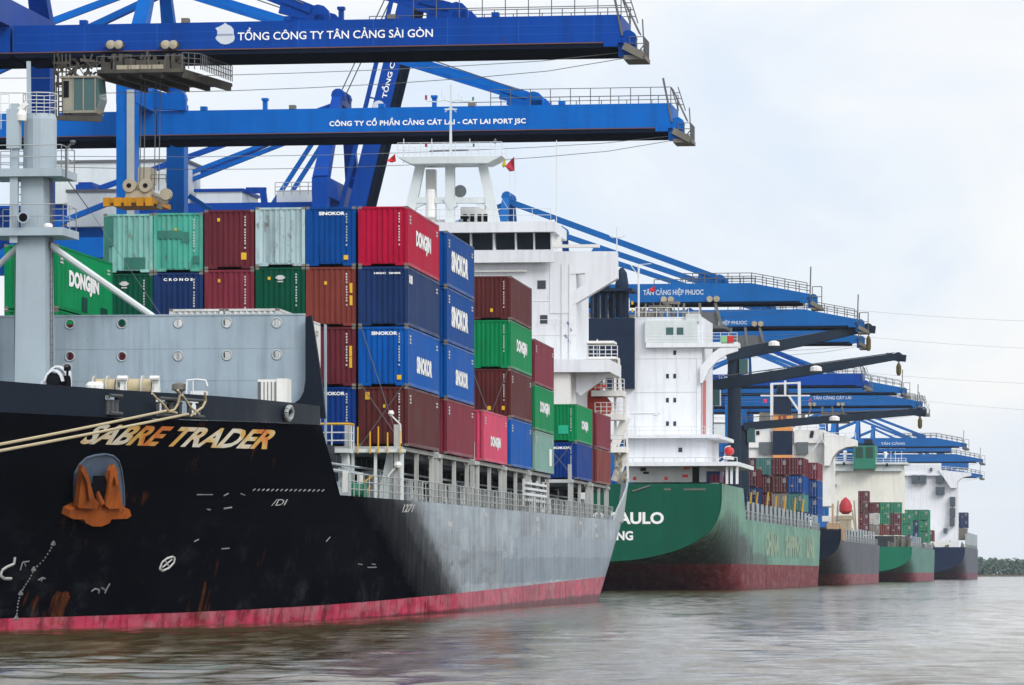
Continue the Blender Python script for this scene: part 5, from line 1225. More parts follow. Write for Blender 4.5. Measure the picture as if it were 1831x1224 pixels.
# ship's own cranes, slate grey, jibs swung out over the river
def deck_crane(S, y, px_col, w_px, py_base, py_top, jib, dy, label, hook=None, lamp=None):
    c = S.at(px_col, py_top, y); b0 = S.at(px_col, py_base, y); wd = w_px * (S.F.w(*c).y) / F_PX
    root = empty('deck_crane', S.F.M @ Matrix.Translation((b0.x, y, b0.z)), label, 'deck crane', 'slate deck cranes on the green ship')
    M = root.matrix_world.inverted() @ S.F.M
    def L(p): return M @ V(p)
    mb = MB(); mb.lathe(V((0, 0, -3)), [(wd * .55, 0), (wd * .55, 3), (wd / 2, 4), (wd / 2, c.z - b0.z + 2.2), (wd / 2.6, c.z - b0.z + 3)], 14); mb.build('column', M_SLATE, root, smooth=True)
    (x0, y0), (x1, y1), (w0, w1) = jib
    p, q = L(S.at(x0, y0, y - 1.2)), L(S.at(x1, y1, y + dy)); sc_ = S.F.w(*S.at(x0, y0, y)).y / F_PX
    jb = MB(); m = p.lerp(q, .55)
    for off in (0, 1.7):
        o = V((0, off, 0)); jb.beam(p + o, m + o, .5, w0 * sc_, .45, w0 * sc_ * .92); jb.beam(m + o, q + o, .45, w0 * sc_ * .92, .35, w1 * sc_)
    for k in range(8): t = k / 7; a = p.lerp(q, t); jb.beam(a, a + V((0, 1.7, 0)), .25, .25)
    jo = jb.build('jib', M_SLATE, root)
    hd = MB(); hd.lathe(q + V((0, -.3, -.1)), [(w1 * sc_ * .75, 0), (w1 * sc_ * .75, 2.3)], 12, 'y'); hd.beam(q + V((-1.6, .8, 0)), q + V((1.0, .8, -.3)), 1.2, w1 * sc_ * 1.1); hd.build('jib_head', M_SLATE, jo)
    cb = MB(); cb.box(wd * .42, wd * .42 + 1.2, -1.2, .6, c.z - b0.z - 2.6, c.z - b0.z - .5); cb.build('operator_cab', M_GLASSG, root)
    if lamp: lm = MB(); a = L(S.at(lamp[0], lamp[1], y - 1.6)); lm.lathe(a, [(.15, -.35), (.8, -.3), (.75, .2), (.3, .4)], 10); lm.build('jib_lamp', M_WHITE2, jo)
    hk = MB(); a = L(S.at(x1 + 1, y1 + 3, y + dy)); h0, h1 = L(S.at(x1 + 1, hook[0], y + dy)), L(S.at(x1 + 1, hook[1], y + dy)); hk.tube(a, h1, .07, 4); hk.build('hoist_rope', M_CABLE, jo)
    hk = MB(); hk.lathe(h1, [(.2, 0), (.34, .4), (.34, h0.z - h1.z - .5), (.12, h0.z - h1.z)], 8); hk.build('hook_block', paint((.10, .08, .025), .5, .3, .6, name='hook_yellow'), jo)
    rp = MB(); a0 = L(S.at(px_col, py_top - 14, y)); rp.tube(a0, q + V((-.5, .8, .5)), .045, 4); rp.tube(a0 + V((0, .8, 0)), q + V((-1.2, 1.4, .4)), .045, 4); rp.build('luffing_rope', M_CABLE, jo)
    return root
deck_crane(s2, 96, 1313, 24, 850, 636, ((1300, 636), (1552, 585), (19, 12)), 6, 'slate deck crane with a tall column and topmost jib, beside the white house', (600, 627), (1384, 614))
deck_crane(s2, 60, 1263, 22, 800, 690, ((1258, 691), (1606, 636), (19, 11)), 8, 'slate deck crane mostly behind the white house, its jib the middle one', (648, 671), (1459, 659))
deck_crane(s2, 140, 1326, 26, 850, 760, ((1330, 762), (1644, 735), (14, 11)), 8, 'slate deck crane with the lowest, nearly level jib', (745, 766), (1492, 748))

# ---- ship 3: navy
M_H3 = hull_mat('navy_hull_paint', (.032, .038, .05), (.20, .035, .045), 1.9, 0, spec=.1, rough=.4, scuff=(.13, .125, .125), rusty=.6, streak=.6, foul=(.2, .16, .15))
M_T3 = paint((.005, .010, .022), .2, .03, .45, .08, name='navy_transom_paint', scale=.4)
s3 = Ship(1503, 14.0, 150, 9.6, 2.6, 'navy-hulled container ship with orange-banded funnel and red lifeboat, third in line', M_H3, trans=M_T3, main=(7.6, 5, 8))
b3 = MB(); s3.box(b3, 1330, 1478, 772, 830, 16, 28); s3.box(b3, 1330, 1378, 770, 800, 15.5, 28); s3.box(b3, 1420, 1472, 768, 792, 15.5, 28); s3.box(b3, 1448, 1486, 780, 905, 16, 28); s3.box(b3, 1340, 1450, 825, 905, 16, 28)
blk = b3.build('superstructure', M_WHITE2, s3.root)
p = [s3.at(x, y, 14) for x, y in ((1474, 770), (1531, 786), (1531, 797), (1512, 799), (1498, 806), (1488, 818), (1483, 832), (1474, 832))]
b3 = MB(); b3.prism(p, (0, 5, 0)); b3.build('bridge_wing', M_WHITE2, s3.root)
b3 = MB()
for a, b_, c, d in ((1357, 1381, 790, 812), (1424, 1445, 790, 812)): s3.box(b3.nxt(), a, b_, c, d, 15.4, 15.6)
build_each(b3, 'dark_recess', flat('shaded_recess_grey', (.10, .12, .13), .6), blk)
b3 = MB(); s3.box(b3, 1382, 1416, 770, 813, 14.6, 20); s3.box(b3, 1384, 1412, 706, 741, 16, 20); c = s3.at(1399, 706, 18); b3.lathe((c.x, 18, c.z), [(1.0, 0), (1.15, .6), (.9, 1.5), (.3, 2.2)], 10)
for px in (1387, 1394, 1405, 1412): b3.beam(s3.at(px, 742, 17), s3.at(px, 718 if px in (1387, 1412) else 705, 17), .6, .6)
fun = b3.build('funnel', M_NAVY, s3.root)
b3 = MB(); s3.box(b3, 1382, 1415, 741, 770, 14.8, 19); s3.box(b3, 1382, 1416, 813, 826, 14.5, 20); b3.build('funnel_band', paint((.62, .28, .10), .2, .1, .5, .1, name='orange_band_paint'), fun)
b3 = MB(); s3.box(b3, 1392, 1397, 742, 750, 14.7, 14.8); s3.box(b3, 1400, 1406, 742, 750, 14.7, 14.8); b3.build('funnel_mark', flat('funnel_brown', (.2, .05, .03), .5), fun)
b3 = MB(); b3.beam(s3.at(1380, 770, 16), s3.at(1380, 686, 16), .5, .5); b3.beam(s3.at(1430, 770, 16), s3.at(1429, 682, 16), .5, .5); b3.beam(s3.at(1404, 706, 16), s3.at(1404, 680, 16), .35, .35); b3.beam(s3.at(1360, 707, 16), s3.at(1448, 707, 16), .3, .25); b3.beam(s3.at(1411, 708, 16), s3.at(1428, 733, 16), .35, .35); b3.beam(s3.at(1378, 686, 16), s3.at(1430, 684, 16), .3, .3)
b3.build('mast', M_RAILW, s3.root)
b3 = MB()
for px, py in ((1352, 773), (1449, 773), (1448, 778)): s3.box(b3.nxt(), px, px + 6, py - 3, py + 4, 15.35, 15.5)
for py in (830, 845, 860): s3.box(b3.nxt(), 1452, 1456, py, py + 4, 15.9, 16.0); 
build_each(b3, 'window', M_GLASS, blk)
b3 = MB(); b3.rail([s3.at(1332, 770, 15), s3.at(1476, 770, 15)], 1.2, 2, 1.6, .05); b3.rail([s3.at(1474, 785, 14), s3.at(1530, 785, 14)], 1.1, 2, 1.6, .05); b3.beam(s3.at(1470, 782, 14), s3.at(1450, 808, 14), .15, .15); b3.beam(s3.at(1463, 757, 14), s3.at(1476, 800, 14), .12, .12); b3.build('railing', M_RAILW, s3.root)
b3 = MB(); c = s3.at(1512, 905, 4); b3.lathe((c.x, 4, c.z - 1.35), [(.5, 0), (1.1, .5), (1.1, 1.5), (.75, 2.3), (.15, 2.9)], 12); b3.build('lifeboat', flat('lifeboat_red', (.36, .02, .03), .5), s3.root, smooth=True)
b3 = MB()
for dx in (-1.7, 1.7): b3.beam((c.x + dx, 3, 9.3), (c.x + dx * .7, 3, c.z - .6), .25, .25); b3.beam((c.x + dx, 5.5, 9.3), (c.x + dx * .8, 5.5, c.z + 1), .25, .25)
b3.box(c.x - 1.3, c.x + 1.3, 2.5, 5.5, 11.2, 11.9); b3.box(c.x - 1, c.x + 1, 2.6, 3.2, 9.4, 11.2); b3.build('boat_davit', M_BEIGE, s3.root)
b3 = MB(); s3.box(b3, 1478, 1500, 934, 948, -.02, 6); s3.box(b3, 1487, 1490, 900, 934, 1, 2); s3.box(b3, 1504, 1509, 944, 966, .5, 5); b3.build('stern_platform', paint((.40, .27, .17), .4, .3, .6, .15, name='tan_platform_paint'), s3.root)
b3 = MB(); s3.box(b3, 1470, 1500, 922, 932, 5, 8); b3.build('poop_house', M_WHITE2, s3.root)
s3.side_rail(6, 120); s3.posts(24, 122, 10.2, 9.0)
# ---- ship 4: green with cream block
M_H4 = hull_mat('sea_green_hull_paint', (.03, .15, .11), (.22, .035, .06), 2.2, 0, spec=.1, rough=.4, scuff=(.10, .14, .13), rusty=.4, streak=.5)
M_T4 = paint((.010, .15, .085), .2, .03, .5, .08, name='green_stern_paint', scale=.4)
s4 = Ship(1630, 14.0, 160, 8.2, 2.0, 'green-sterned container ship with cream block and green funnel, fourth in line', M_H4, trans=M_T4)
b4 = MB(); s4.box(b4, 1482, 1613, 838, 960, 34, 48); blk = b4.build('superstructure', M_CREAM, s4.root)
b4 = MB(); s4.box(b4, 1480, 1527, 826, 842, 33, 46); s4.box(b4, 1564, 1612, 828, 842, 33, 46); s4.box(b4, 1474, 1530, 824, 829, 32, 46); s4.box(b4, 1560, 1622, 826, 830, 32, 46); wh = b4.build('wheelhouse', M_PALE, s4.root)
b4 = MB(); s4.box(b4, 1526, 1565, 796, 838, 30, 40); fun = b4.build('funnel', paint((.03, .17, .11), .2, .05, .5, .08, name='funnel_green_paint'), s4.root)
b4 = MB()
for a, b_ in ((1530, 1543), (1548, 1561)): s4.box(b4.nxt(), a, b_, 799, 818, 29.9, 30.0)
build_each(b4, 'funnel_louvre', flat('louvre_dark_green', (.012, .05, .035), .6), fun)
b4 = MB(); s4.box(b4, 1545, 1560, 785, 797, 31, 36); s4.box(b4, 1528, 1563, 792, 797, 31, 38); b4.build('exhaust_pipe', M_NAVY, fun)
b4 = MB(); c = s4.at(1583, 808, 36); b4.lathe((c.x, 36, c.z - .4), [(.2, -1.2), (.45, -.4), (.55, .1), (.35, .5)], 10); c = s4.at(1511, 806, 36); b4.lathe((c.x, 36, c.z - .4), [(.3, -2), (.4, -.4), (.5, .1), (.35, .5)], 10); b4.build('satellite_dome', M_WHITE, s4.root)
b4 = MB()
for px, py in ((1490, 847), (1491, 867), (1507, 828), (1584, 830)): s4.box(b4.nxt(), px, px + 4, py - 2, py + 3, 31.9, 34.0)
build_each(b4, 'window', M_GLASS, blk)
b4 = MB(); b4.rail([s4.at(1482, 826, 33), s4.at(1526, 826, 33)], 1.2, 2, 1.8, .06); b4.rail([s4.at(1566, 828, 33), s4.at(1620, 828, 33)], 1.2, 2, 1.8, .06)
for px in (1593, 1601, 1612): b4.tube(s4.at(px, 828, 34), s4.at(px, 806, 34), .07, 4)
b4.build('railing', M_RAILW, s4.root)
GR4 = 'containers on the green-sterned ship with the cream block'
zb4 = z_at(s4, 957, 12)
grid(s4, 12, 1630, 2.5, [['fgreen', 'fgreen'], ['maroon', 'maroon', 'fgreen'], ['brown', 'fgreen', 'fgreen'], ['beige', 'white', 'maroon'], ['beige', 'maroon', 'maroon']], zb4, L20, 2.59, GR4, 'container, stern of the cream-block ship', None)
grid(s4, 9, 1553, 2.5, [['maroon', 'maroon', 'darkbrown', 'maroon']], zb4, L20, 2.59, GR4, 'container, tall pile, cream-block ship', None)
y4 = 62
grid(s4, y4, 1660, 2.5, [['fgreen', 'fgreen', 'fgreen'], ['royal', 'navy', 'fgreen'], ['maroon', 'navy', 'fgreen']], z_at(s4, 970, y4), L40, 2.7, GR4, 'container ahead of the cream block', None)
grid(s4, 96, 1668, 2.5, [['maroon'], ['brown', 'maroon']], z_at(s4, 968, 96), L40, 4.0 if False else 2.9, GR4, 'container far ahead of the cream block', None)
s4.side_rail(6, 130); s4.posts(10, 130, zb4 - .1, 10)
b4 = MB(); rr = random.Random(2)
for i in range(24): a = s4.at(rr.uniform(1588, 1628), 978, 1 + rr.uniform(0, 4)); b4.beam(a, a + V((rr.uniform(-.5, .5), 0, rr.uniform(.8, 2.6))), .5, .4)
b4.build('mooring_gear', M_STEEL, s4.root)
# ---- ship 5: navy, white block
M_H5 = hull_mat('grey_navy_hull_paint', (.02, .028, .048), (.13, .02, .05), 2.2, 0, spec=.12, rough=.4, scuff=(.10, .15, .17), rusty=.3, streak=.4)
M_T5 = paint((.008, .016, .05), .2, .03, .5, .08, name='dark_blue_stern_paint', scale=.4)
s5 = Ship(1725, 14.5, 170, 10.4, 2.2, 'navy container ship with tall white block, farthest in line', M_H5, trans=M_T5)
b5 = MB(); s5.box(b5, 1612, 1711, 846, 985, 22, 38); s5.box(b5, 1613, 1680, 826, 850, 21, 36); blk = b5.build('superstructure', M_WHITE, s5.root)
p = [s5.at(x, y, 20) for x, y in ((1678, 840), (1736, 845), (1736, 850), (1722, 853), (1712, 860), (1710, 872), (1700, 872))]
b5 = MB(); b5.prism(p, (0, 5, 0)); s5.box(b5, 1612, 1690, 846, 850, 20.5, 24); s5.box(b5, 1655, 1668, 812, 828, 22, 30); b5.build('bridge_wing', M_WHITE, s5.root)
b5 = MB()
for a, b_, c, d in ((1630, 1641, 849, 864), (1644, 1656, 849, 864), (1673, 1686, 851, 863), (1673, 1689, 870, 884), (1698, 1708, 888, 904), (1698, 1708, 908, 924), (1698, 1707, 926, 940), (1687, 1694, 944, 953), (1663, 1667, 836, 842)): s5.box(b5.nxt(), a, b_, c, d, 19.9, 22.0)
build_each(b5, 'window', flat('far_window_grey', (.06, .075, .09), .3), blk)
b5 = MB(); s5.box(b5, 1616, 1650, 818, 826, 22, 30); s5.box(b5, 1632, 1642, 812, 820, 24, 28); b5.build('funnel', M_NAVY, s5.root)
b5 = MB(); b5.rail([s5.at(1614, 826, 21), s5.at(1680, 826, 21)], 1.2, 2, 2, .08); b5.rail([s5.at(1680, 840, 20), s5.at(1735, 844, 20)], 1.2, 2, 2, .08)
b5.beam(s5.at(1671, 826, 24), s5.at(1671, 806, 24), .3, .3); b5.beam(s5.at(1650, 826, 24), s5.at(1640, 810, 24), .3, .3); b5.beam(s5.at(1646, 818, 24), s5.at(1660, 812, 24), .3, .3); b5.build('railing', M_RAILW, s5.root)
GR5 = 'containers on the farthest ship'
grid(s5, 60, 1730, 2.5, [['navy', 'navy'], ['navy', 'navy'], ['royal', 'navy']], z_at(s5, 944, 60) , L40, 2.0 if False else 2.59, GR5, 'container ahead of the farthest white block', None)
b5 = MB(); s5.box(b5, 1708, 1728, 944, 965, 60, 74); b5.build('hatch_coaming', M_STEEL, s5.root)
b5 = MB(); s5.box(b5, 1615, 1705, 968, 981, 2, 20); b5.build('poop_house', M_WHITE2, s5.root)
b5 = MB(); 
for i in range(20): a = s5.at(rr.uniform(1668, 1724), 981, 1 + rr.uniform(0, 4)); b5.beam(a, a + V((rr.uniform(-.5, .5), 0, rr.uniform(.8, 2.6))), .6, .4)
b5.build('mooring_gear', M_STEEL, s5.root)
b5 = MB()
for k in range(30): y = 40 + k * 4; b5.box(s5.b(y, 10) - .6, s5.b(y, 10) - .2, y - .3, y + .3, 10, 15.5)
b5.box(s5.B - 1.2, s5.B - .9, 40, 140, 10, 15); b5.build('side_framing', M_GREY2, s5.root)
s5.side_rail(6, 140)
F3_ = flat('flag_crimson', (.5, .03, .08), .8)
flag([(1161, 517), (1168, 512), (1171, 510), (1171, 521), (1164, 522)], 12, s2.F, F_RED, 'bright red flag before the far crane boom, above the white stern house')
flag([(1365, 713), (1371, 713), (1371, 720), (1365, 720)], 14, s3.F, F3_, 'small crimson flag left of the orange-banded funnel')
flag([(1446, 716), (1451, 710), (1450, 716), (1447, 721)], 14, s3.F, F3_, 'small crimson flag right of the orange-banded funnel')
# ------------------------------------------------------------------ ship-to-shore gantry cranes
GCR = 'blue gantry cranes along the quay'
ZB, ZT = 37.5, 39.5                                     # underside and top of the boom girder
QZ = 3.2
def crane_at(px_rail=None, d=None, z=None, py=None):
    if d is None: d = F_PX * (z - CAMH) / (HY - py) ; lo = d / math.cos(QYAW); d = (d + RAIL * math.sin(QYAW)) / math.cos(QYAW)
    return d
M_EMB = flat('emblem_grey', (.50, .54, .60), .5)
def boom_text(F, root_inv, s_, px0, px1, py0, py1, y, parent, bold=.02, space=1.0, mat=None):
    a, b = F.hit(px0, py1, 'y', y), F.hit(px1, py0, 'y', y); p = root_inv(V((a.x, y, a.z)))
    lettering(s_, p, (1, 0, 0), (0, 0, 1), b.x - a.x, b.z - a.z, mat or M_LET, parent, bold=bold, space=space)
def sts(d, tip_px, label, blue, square=True, zb=ZB, raised=None, stays=(), detail=2, trolley=None, HB_=2.0, apex=50.3, half=9.2, leg=1.5, gauge=24, text=(), posts=(), beamz=None):
    F = Frame(QA * d + QP * RAIL, QYAW)
    root = empty('gantry_crane', F.M, label, 'gantry crane', GCR)
    zt = zb + HB_; bw = 3.1                             # half width of the boom box
    L = lambda px, py, y=-bw: F.hit(px, py, 'y', y)
    mb = MB()
    for x in (0, -gauge):
        for y in (half, -half):
            mb.nxt().beam((x, y, QZ + 2), (x, y, zb + 3.4), leg, leg * 1.1)
    legs = build_each(mb, 'leg', blue, root)
    tr = MB()
    for x in (0, -gauge):
        tr.box(x - .8, x + .8, -half - 3, half + 3, QZ + 1.0, QZ + 2.4)
        for y in (-half - 1.5, -half + 1.5, half - 1.5, half + 1.5): tr.box(x - .5, x + .5, y - 1.1, y + 1.1, QZ, QZ + 1)
    tr.build('bogie', blue, root)
    pm = MB(); bz = beamz or 28.0
    for y in (half, -half):
        pm.beam((-gauge, y, bz), (0, y, bz), 1.1, 1.6); pm.beam((-gauge, y, 14), (0, y, 14), 1.1, 1.8)
        pm.beam((-gauge, y, 14), (0, y, bz), .5, .5)
    pm.beam((-gauge, -half, 14), (-gauge, half, 14), 1, 1.4); pm.build('portal_beam', blue, root)
    cb = MB(); cb.nxt().beam((0, -half - .7, zb + 2.9), (0, half + .7, zb + 2.9), 1.6, 1.9); cb.nxt().beam((-gauge, -half, zb + 2.9), (-gauge, half, zb + 2.9), 1.4, 1.6); build_each(cb, 'cross_beam', blue, root)
    af = MB()
    for y in (half, -half): af.beam((0, y, zb + 3.6), (.4, y * .28, apex), 1.5, 1.3, .9, .9); af.beam((-gauge + 1, y * .8, zt + 1.2), (0, y * .28, apex - .6), .55, .55)
    af.beam((.4, -2.8, apex), (.4, 2.8, apex), 1.0, 1.0); af.lathe((.4, -2.2, apex + .5), [(.7, 0), (.7, 1.2)], 10, 'y'); af.lathe((.4, 1.0, apex + .5), [(.7, 0), (.7, 1.2)], 10, 'y'); af.build('a_frame', blue, root)
    gd = MB(); gd.box(-gauge - 14, .8, -bw, bw, zb, zt); gd.build('girder', blue, root)
    mh = MB(); mh.box(-gauge - 6, -gauge + 9, -3.6, 3.6, zt + .1, zt + 4.2); mho = mh.build('machinery_house', M_PALE, root)
    mh = MB(); mh.box(-gauge - 6.2, -gauge + 9.2, -3.8, 3.8, zt + 4.2, zt + 4.45); mh.build('roof', M_CABLE, mho)
    tip = F.hit(tip_px, 500, 'y', -bw).x
    if detail > 1:
        fg = MB(); fg.box(-gauge - 13.9, tip - .3 if raised is None else .7, -bw - .06, -bw - .003, zb, zb + .07); fg.build('flange', M_FLANGE, root)
    if raised is None:
        bm_ = MB()
        if square:
            bm_.box(1.0, tip, -bw, bw, zb, zt)
        else:
            bm_.prism([(1, -bw, zb), (tip - 1, -bw, zb), (tip, -bw, zb + .5), (tip, -bw, zb + .9), (tip - 7.5, -bw, zt), (1, -bw, zt)], (0, 2 * bw, 0))
        boom = bm_.build('boom', blue, root)
        un = MB(); un.box(1.2, tip - (.2 if square else 1.2), -bw + .02, bw - .02, zb - .32, zb - .003); un.build('shaded_underplate', M_UNDER, boom)  # underplate with the boom's underside shade put into its colour
        un = MB(); un.box(-gauge - 13, .7, -bw + .02, bw - .02, zb - .32, zb - .003); un.build('shaded_girder_underplate', M_UNDER, root)
        if detail > 1:
            se = MB(); rs = random.Random(int(tip * 10))
            for k in range(9): x = tip - 1.5 - k * 5.2 + rs.uniform(-.5, .5); se.box(x, x + .035, -bw - .006, -bw - .002, zb + .12, zt - .02)
            se.box(1.2, tip - .1, -bw - .007, -bw - .002, zb + HB_ * .36, zb + HB_ * .36 + .02); se.box(1.2, tip - .1, -bw - .007, -bw - .002, zb + HB_ * .66, zb + HB_ * .66 + .02); se.build('weld_seam', M_SEAM, boom)
            for k in range(5): x = tip - 9 - k * 7.3; bx = MB(); bx.box(x, x + .5, -bw - .05, -bw + .6, zt, zt + .32); bx.build('deck_box', M_STEEL if k % 2 else blue, boom)
        if detail:
            fx = MB(); r = .03 if detail > 1 else .05
            x0 = tip - (14.5 if square else 16.5); x1 = tip if square else tip - 7.4
            for y in (-bw + .2, bw - .2): fx.rail([(x0, y, zt), (x1, y, zt)], 1.3, 2, 1.6, r)
            fx.rail([(x0 - 4, bw - .9, zt), (x1, bw - .9, zt)], .9, 1, 2.0, r)
            if not square:
                for y in (-bw + .2, bw - .2): fx.rail([(x1, y, zt), (tip - .3, y, zb + 1.0)], 1.3, 2, 1.6, r)
            fx.tube((tip + .1, -bw, zb + .5), (tip - .6 if square else tip + .2, -bw, zt + 2.0), .09, 5)
            if square:
                fx.ladder((tip + 1.3, -bw + .4, zb + .6), (tip + .1, -bw + .4, zt + 1.2), (0, .9, 0), .45, .05); fx.path([(tip + 1.0, -bw, zb - .9), (tip + 1.6, -bw, zb - .2), (tip + 1.5, -bw, zb + 1.6)], .05); fx.rail([(tip + .6, -bw, zb - 1.0), (tip + 1.6, -bw, zb - 1.0), (tip + 1.6, 0, zb - 1.0)], 1.4, 3, .5, .03)
                fx.ladder((tip + .9, -bw + .2, zt - .6), (tip + .3, -bw + .2, zt + 1.3), (.55, 0, 0), .4, .04)
            else: fx.rail([(tip + .4, -bw, zb - .8), (tip + 1.6, -bw, zb - .8)], 2.6, 2, .8, .05)
            fx.build('walkway_railing', M_CABLE, boom)
            tp = MB(); tp.box(tip - .2, tip + 1.0, -bw + .3, -bw + 1.4, zb - .9, zb + .15); tp.lathe((tip + .5, -bw + .1, zb + .35), [(.55, 0), (.55, 1)], 10, 'y'); tp.box(tip - 1.2, tip - .2, -bw - .1, -bw + .5, zb - .25, zb + .2)
            tp.build('boom_tip', blue, boom)
            tp = MB(); tp.box(tip + .2, tip + 1.7, -bw, 0, zb - 1.15, zb - .85); tp.beam((tip + .2, -bw + .2, zb - .2), (tip + 1.6, -bw + .2, zb - .95), .8, .5); tp.build('tip_platform', M_STEEL, boom)
            br = MB()
            for px in posts: p = L(px, 0); br.nxt().box(p.x - .17, p.x + .17, -bw + .3, -bw + .7, zt, zt + .85); br.box(p.x - .25, p.x + .25, -bw + .2, -bw + .8, zt + .75, zt + .95)
            if posts: build_each(br, 'boom_bracket', blue, boom)
        for (px, two) in stays:
            p = L(px, 0).x; sm_ = MB(); pz = zt + .5
            for yy in (-2.1, 2.1):
                a, b_ = V((.6, yy * 1.1, apex - .2)), V((p, yy * 1.15, pz + .25)); sm_.beam(a, b_, .28, .36)
                if two: sm_.beam(a + V((0, .75, .32)), b_ + V((0, .75, .32)), .28, .36)
            sm_.build('forestay', blue, root)
            lg = MB()
            for yy in (-2.4, 1.9): lg.lathe((p + .5, yy, zt + .35), [(.85, 0), (.85, .5)], 12, 'y'); lg.box(p - .9, p + 1.2, yy, yy + .5, zt - .01, zt + .5); lg.beam((p - 2.2, yy + .25, zt + 1.0), (p + .3, yy + .25, zt + .35), .55, .7)
            lg.build('stay_lug', blue, boom)
            if detail > 1: wr = MB(); wr.tube((.6, -2.6, apex + 1.2), (p - .5, -2.6, zt + 1.25), .05, 4); wr.build('hoist_wire', M_CABLE, root)
        rp = MB()
        for k, yy in enumerate((-1.5, 1.6)):            # trolley ropes sagging under the boom
            pts = []
            for i in range(13): t = i / 12; x = -gauge + (tip + gauge) * t; pts.append((x, yy, zb - .45 - (1.15 + .75 * k) * math.sin(math.pi * min(1, t * 1.0)) ** .6 + .0))
            rp.path(pts, .024, 4)
        rp.build('trolley_rope', M_RAIL, root)
    for t in text:
        s_, px0, px1, py0, py1 = t[:5]; boom_text(F, lambda v: v, s_, px0, px1, py0, py1, -bw - .03, boom, *(t[5:]), mat=None if detail > 1 else M_LETF)
    return root, F, locals().get('boom')
def d_of(py, z=ZB): Y = F_PX * (z - CAMH) / (HY - py); return (Y - RAIL * math.sin(QYAW) * -1 * -1) / math.cos(QYAW) if False else (Y + RAIL * math.sin(QYAW)) / math.cos(QYAW)
def d_rail(px):                                         # where the crane rail crosses this column of the photograph
    lo, hi = 50.0, 4000.0
    for _ in range(60):
        m = (lo + hi) / 2
        if QF.pix(RAIL, m, 30)[0] < px: lo = m
        else: hi = m
    return lo
# crane 1, nearest: its boom crosses the top of the view
c1, F1, boom1 = sts(d_rail(18), 1110, 'nearest gantry crane, dark blue boom lettered beside a round white emblem', M_BLUE1, stays=((552, 1), (800, 1)), posts=(608,), detail=2,
    text=(('TỔNG CÔNG TY TÂN CẢNG SÀI GÒN', 425, 774, 43, 72, .012),), zb=38.6, HB_=1.95)
def emblem(F, px0, px1, py0, py1, y, parent):
    w_, h_ = px1 - px0, py1 - py0; pts = [(.08, .18), (0, .3), (.1, .42), (.1, .62), (.0, .75), (.2, .82), (.42, .93), (.5, 1.0), (.58, .93), (.8, .84), (.93, .7), (.95, .45), (1, .3), (.93, .14), (.7, .03), (.5, 0), (.28, .04)]
    P = [F.hit(px0 + a * w_, py1 - b * h_, 'y', y) for a, b in pts]; mb = MB(); mb.add([(p.x, y, p.z) for p in P], [tuple(range(len(P)))]); o = mb.build('emblem', M_EMB, parent)
    a, b = F.hit(px0 + w_ * .12, py0 + h_ * .52, 'y', y - .02), F.hit(px0 + w_ * .9, py0 + h_ * .58, 'y', y - .02); mb = MB(); mb.quad((a.x, y - .02, b.z), (b.x, y - .02, b.z), (b.x, y - .02, a.z), (a.x, y - .02, a.z)); mb.build('emblem_band', flat('emblem_blue_grey', (.25, .30, .38), .5), o)
emblem(F1, 385, 420, 40, 79, -3.14, boom1)
# its trolley, driver's cab and spreader
def P1(px, py, y=-3.6): p = F1.hit(px, py, 'y', y); return V((p.x, y, p.z))
trl = empty('crane_trolley', F1.M, 'grimy trolley with railed platform hung under the nearest blue boom', 'crane trolley')
t_ = MB(); a, b_ = P1(178, 128), P1(330, 124); t_.prism([(a.x, -4.4, b_.z), (b_.x, -4.4, b_.z), (b_.x + 1.6, 5, b_.z), (a.x + 1.6, 5, b_.z)], (0, 0, -.25))
for k in range(5): x = a.x + (b_.x - a.x) * k / 4; t_.beam((x, -4, b_.z - .4), (x + 1.5, 4.6, b_.z - .4), .2, .4)
t_.build('platform', M_GRIME, trl)
t_ = MB(); z0 = b_.z
for k in range(7): x = a.x + .5 + k * (b_.x - a.x - 1) / 6; t_.box(x - .35, x + .35, -3.8, -2.6, z0, z0 + random.uniform(.4, .85))
t_.box(a.x + 1.2, b_.x - 1.2, -3.4, -1, z0, z0 + .75); t_.build('winch', M_GRIME, trl)
t_ = MB()
for k in range(4): x = a.x + 1.3 + k * .85; t_.nxt().box(x, x + .78, -3.95, -3.5, z0, z0 + .34)
build_each(t_, 'resistor_box', M_BEIGE, trl)
t_ = MB()
for k in range(14): x = a.x + .2 + k * (b_.x - a.x) / 14; t_.beam((x, -3.3, z0), (x + random.uniform(-.8, .8), -3.2, 38.4), .1, .1)
for px in (205, 216, 300, 310, 325): t_.beam(P1(px, 126), P1(px, 96), .25, .3)
t_.build('trolley_frame', M_GRIME, trl)
t_ = MB()
for px in (197, 211, 295, 309): p = P1(px, 79, -3.7); t_.nxt().lathe((p.x, -3.75, p.z), [(.1, 0), (.3, .06), (.34, .3), (.3, .5)], 14, 'y')
build_each(t_, 'running_wheel', M_BEIGE, trl)
t_ = MB()
for px in (205, 303): t_.nxt().beam(P1(px - 17, 80, -3.5), P1(px + 17, 80, -3.5), .25, .3)
build_each(t_, 'wheel_bracket', M_GRIME, trl)
t_ = MB(); t_.rail([(b_.x, -4.3, z0), (b_.x + 1.3, -4.3, z0 - .1), (b_.x + 2.0, 3, z0 - .1)], 1.1, 3, .4, .03); t_.rail([(a.x, -4.4, z0), (b_.x, -4.4, z0)], .9, 1, 1.2, .025); t_.build('railing', M_CABLE, trl)
cab = MB(); c0, c1_ = P1(124, 206), P1(187, 145); yc = -5.2
x0, x1_ = P1(122, 0).x, P1(181, 0).x; zc0, zc1 = P1(0, 205).z, P1(0, 146).z
cab.box(x0, x0 + .75, yc, yc + 2.4, zc0, zc1); cab.box(x0, x1_, yc, yc + 2.4, zc0 - .12, zc0 + .05); cab.box(x0 - .2, x1_ + .15, yc - .1, yc + 2.5, zc1, zc1 + .14)
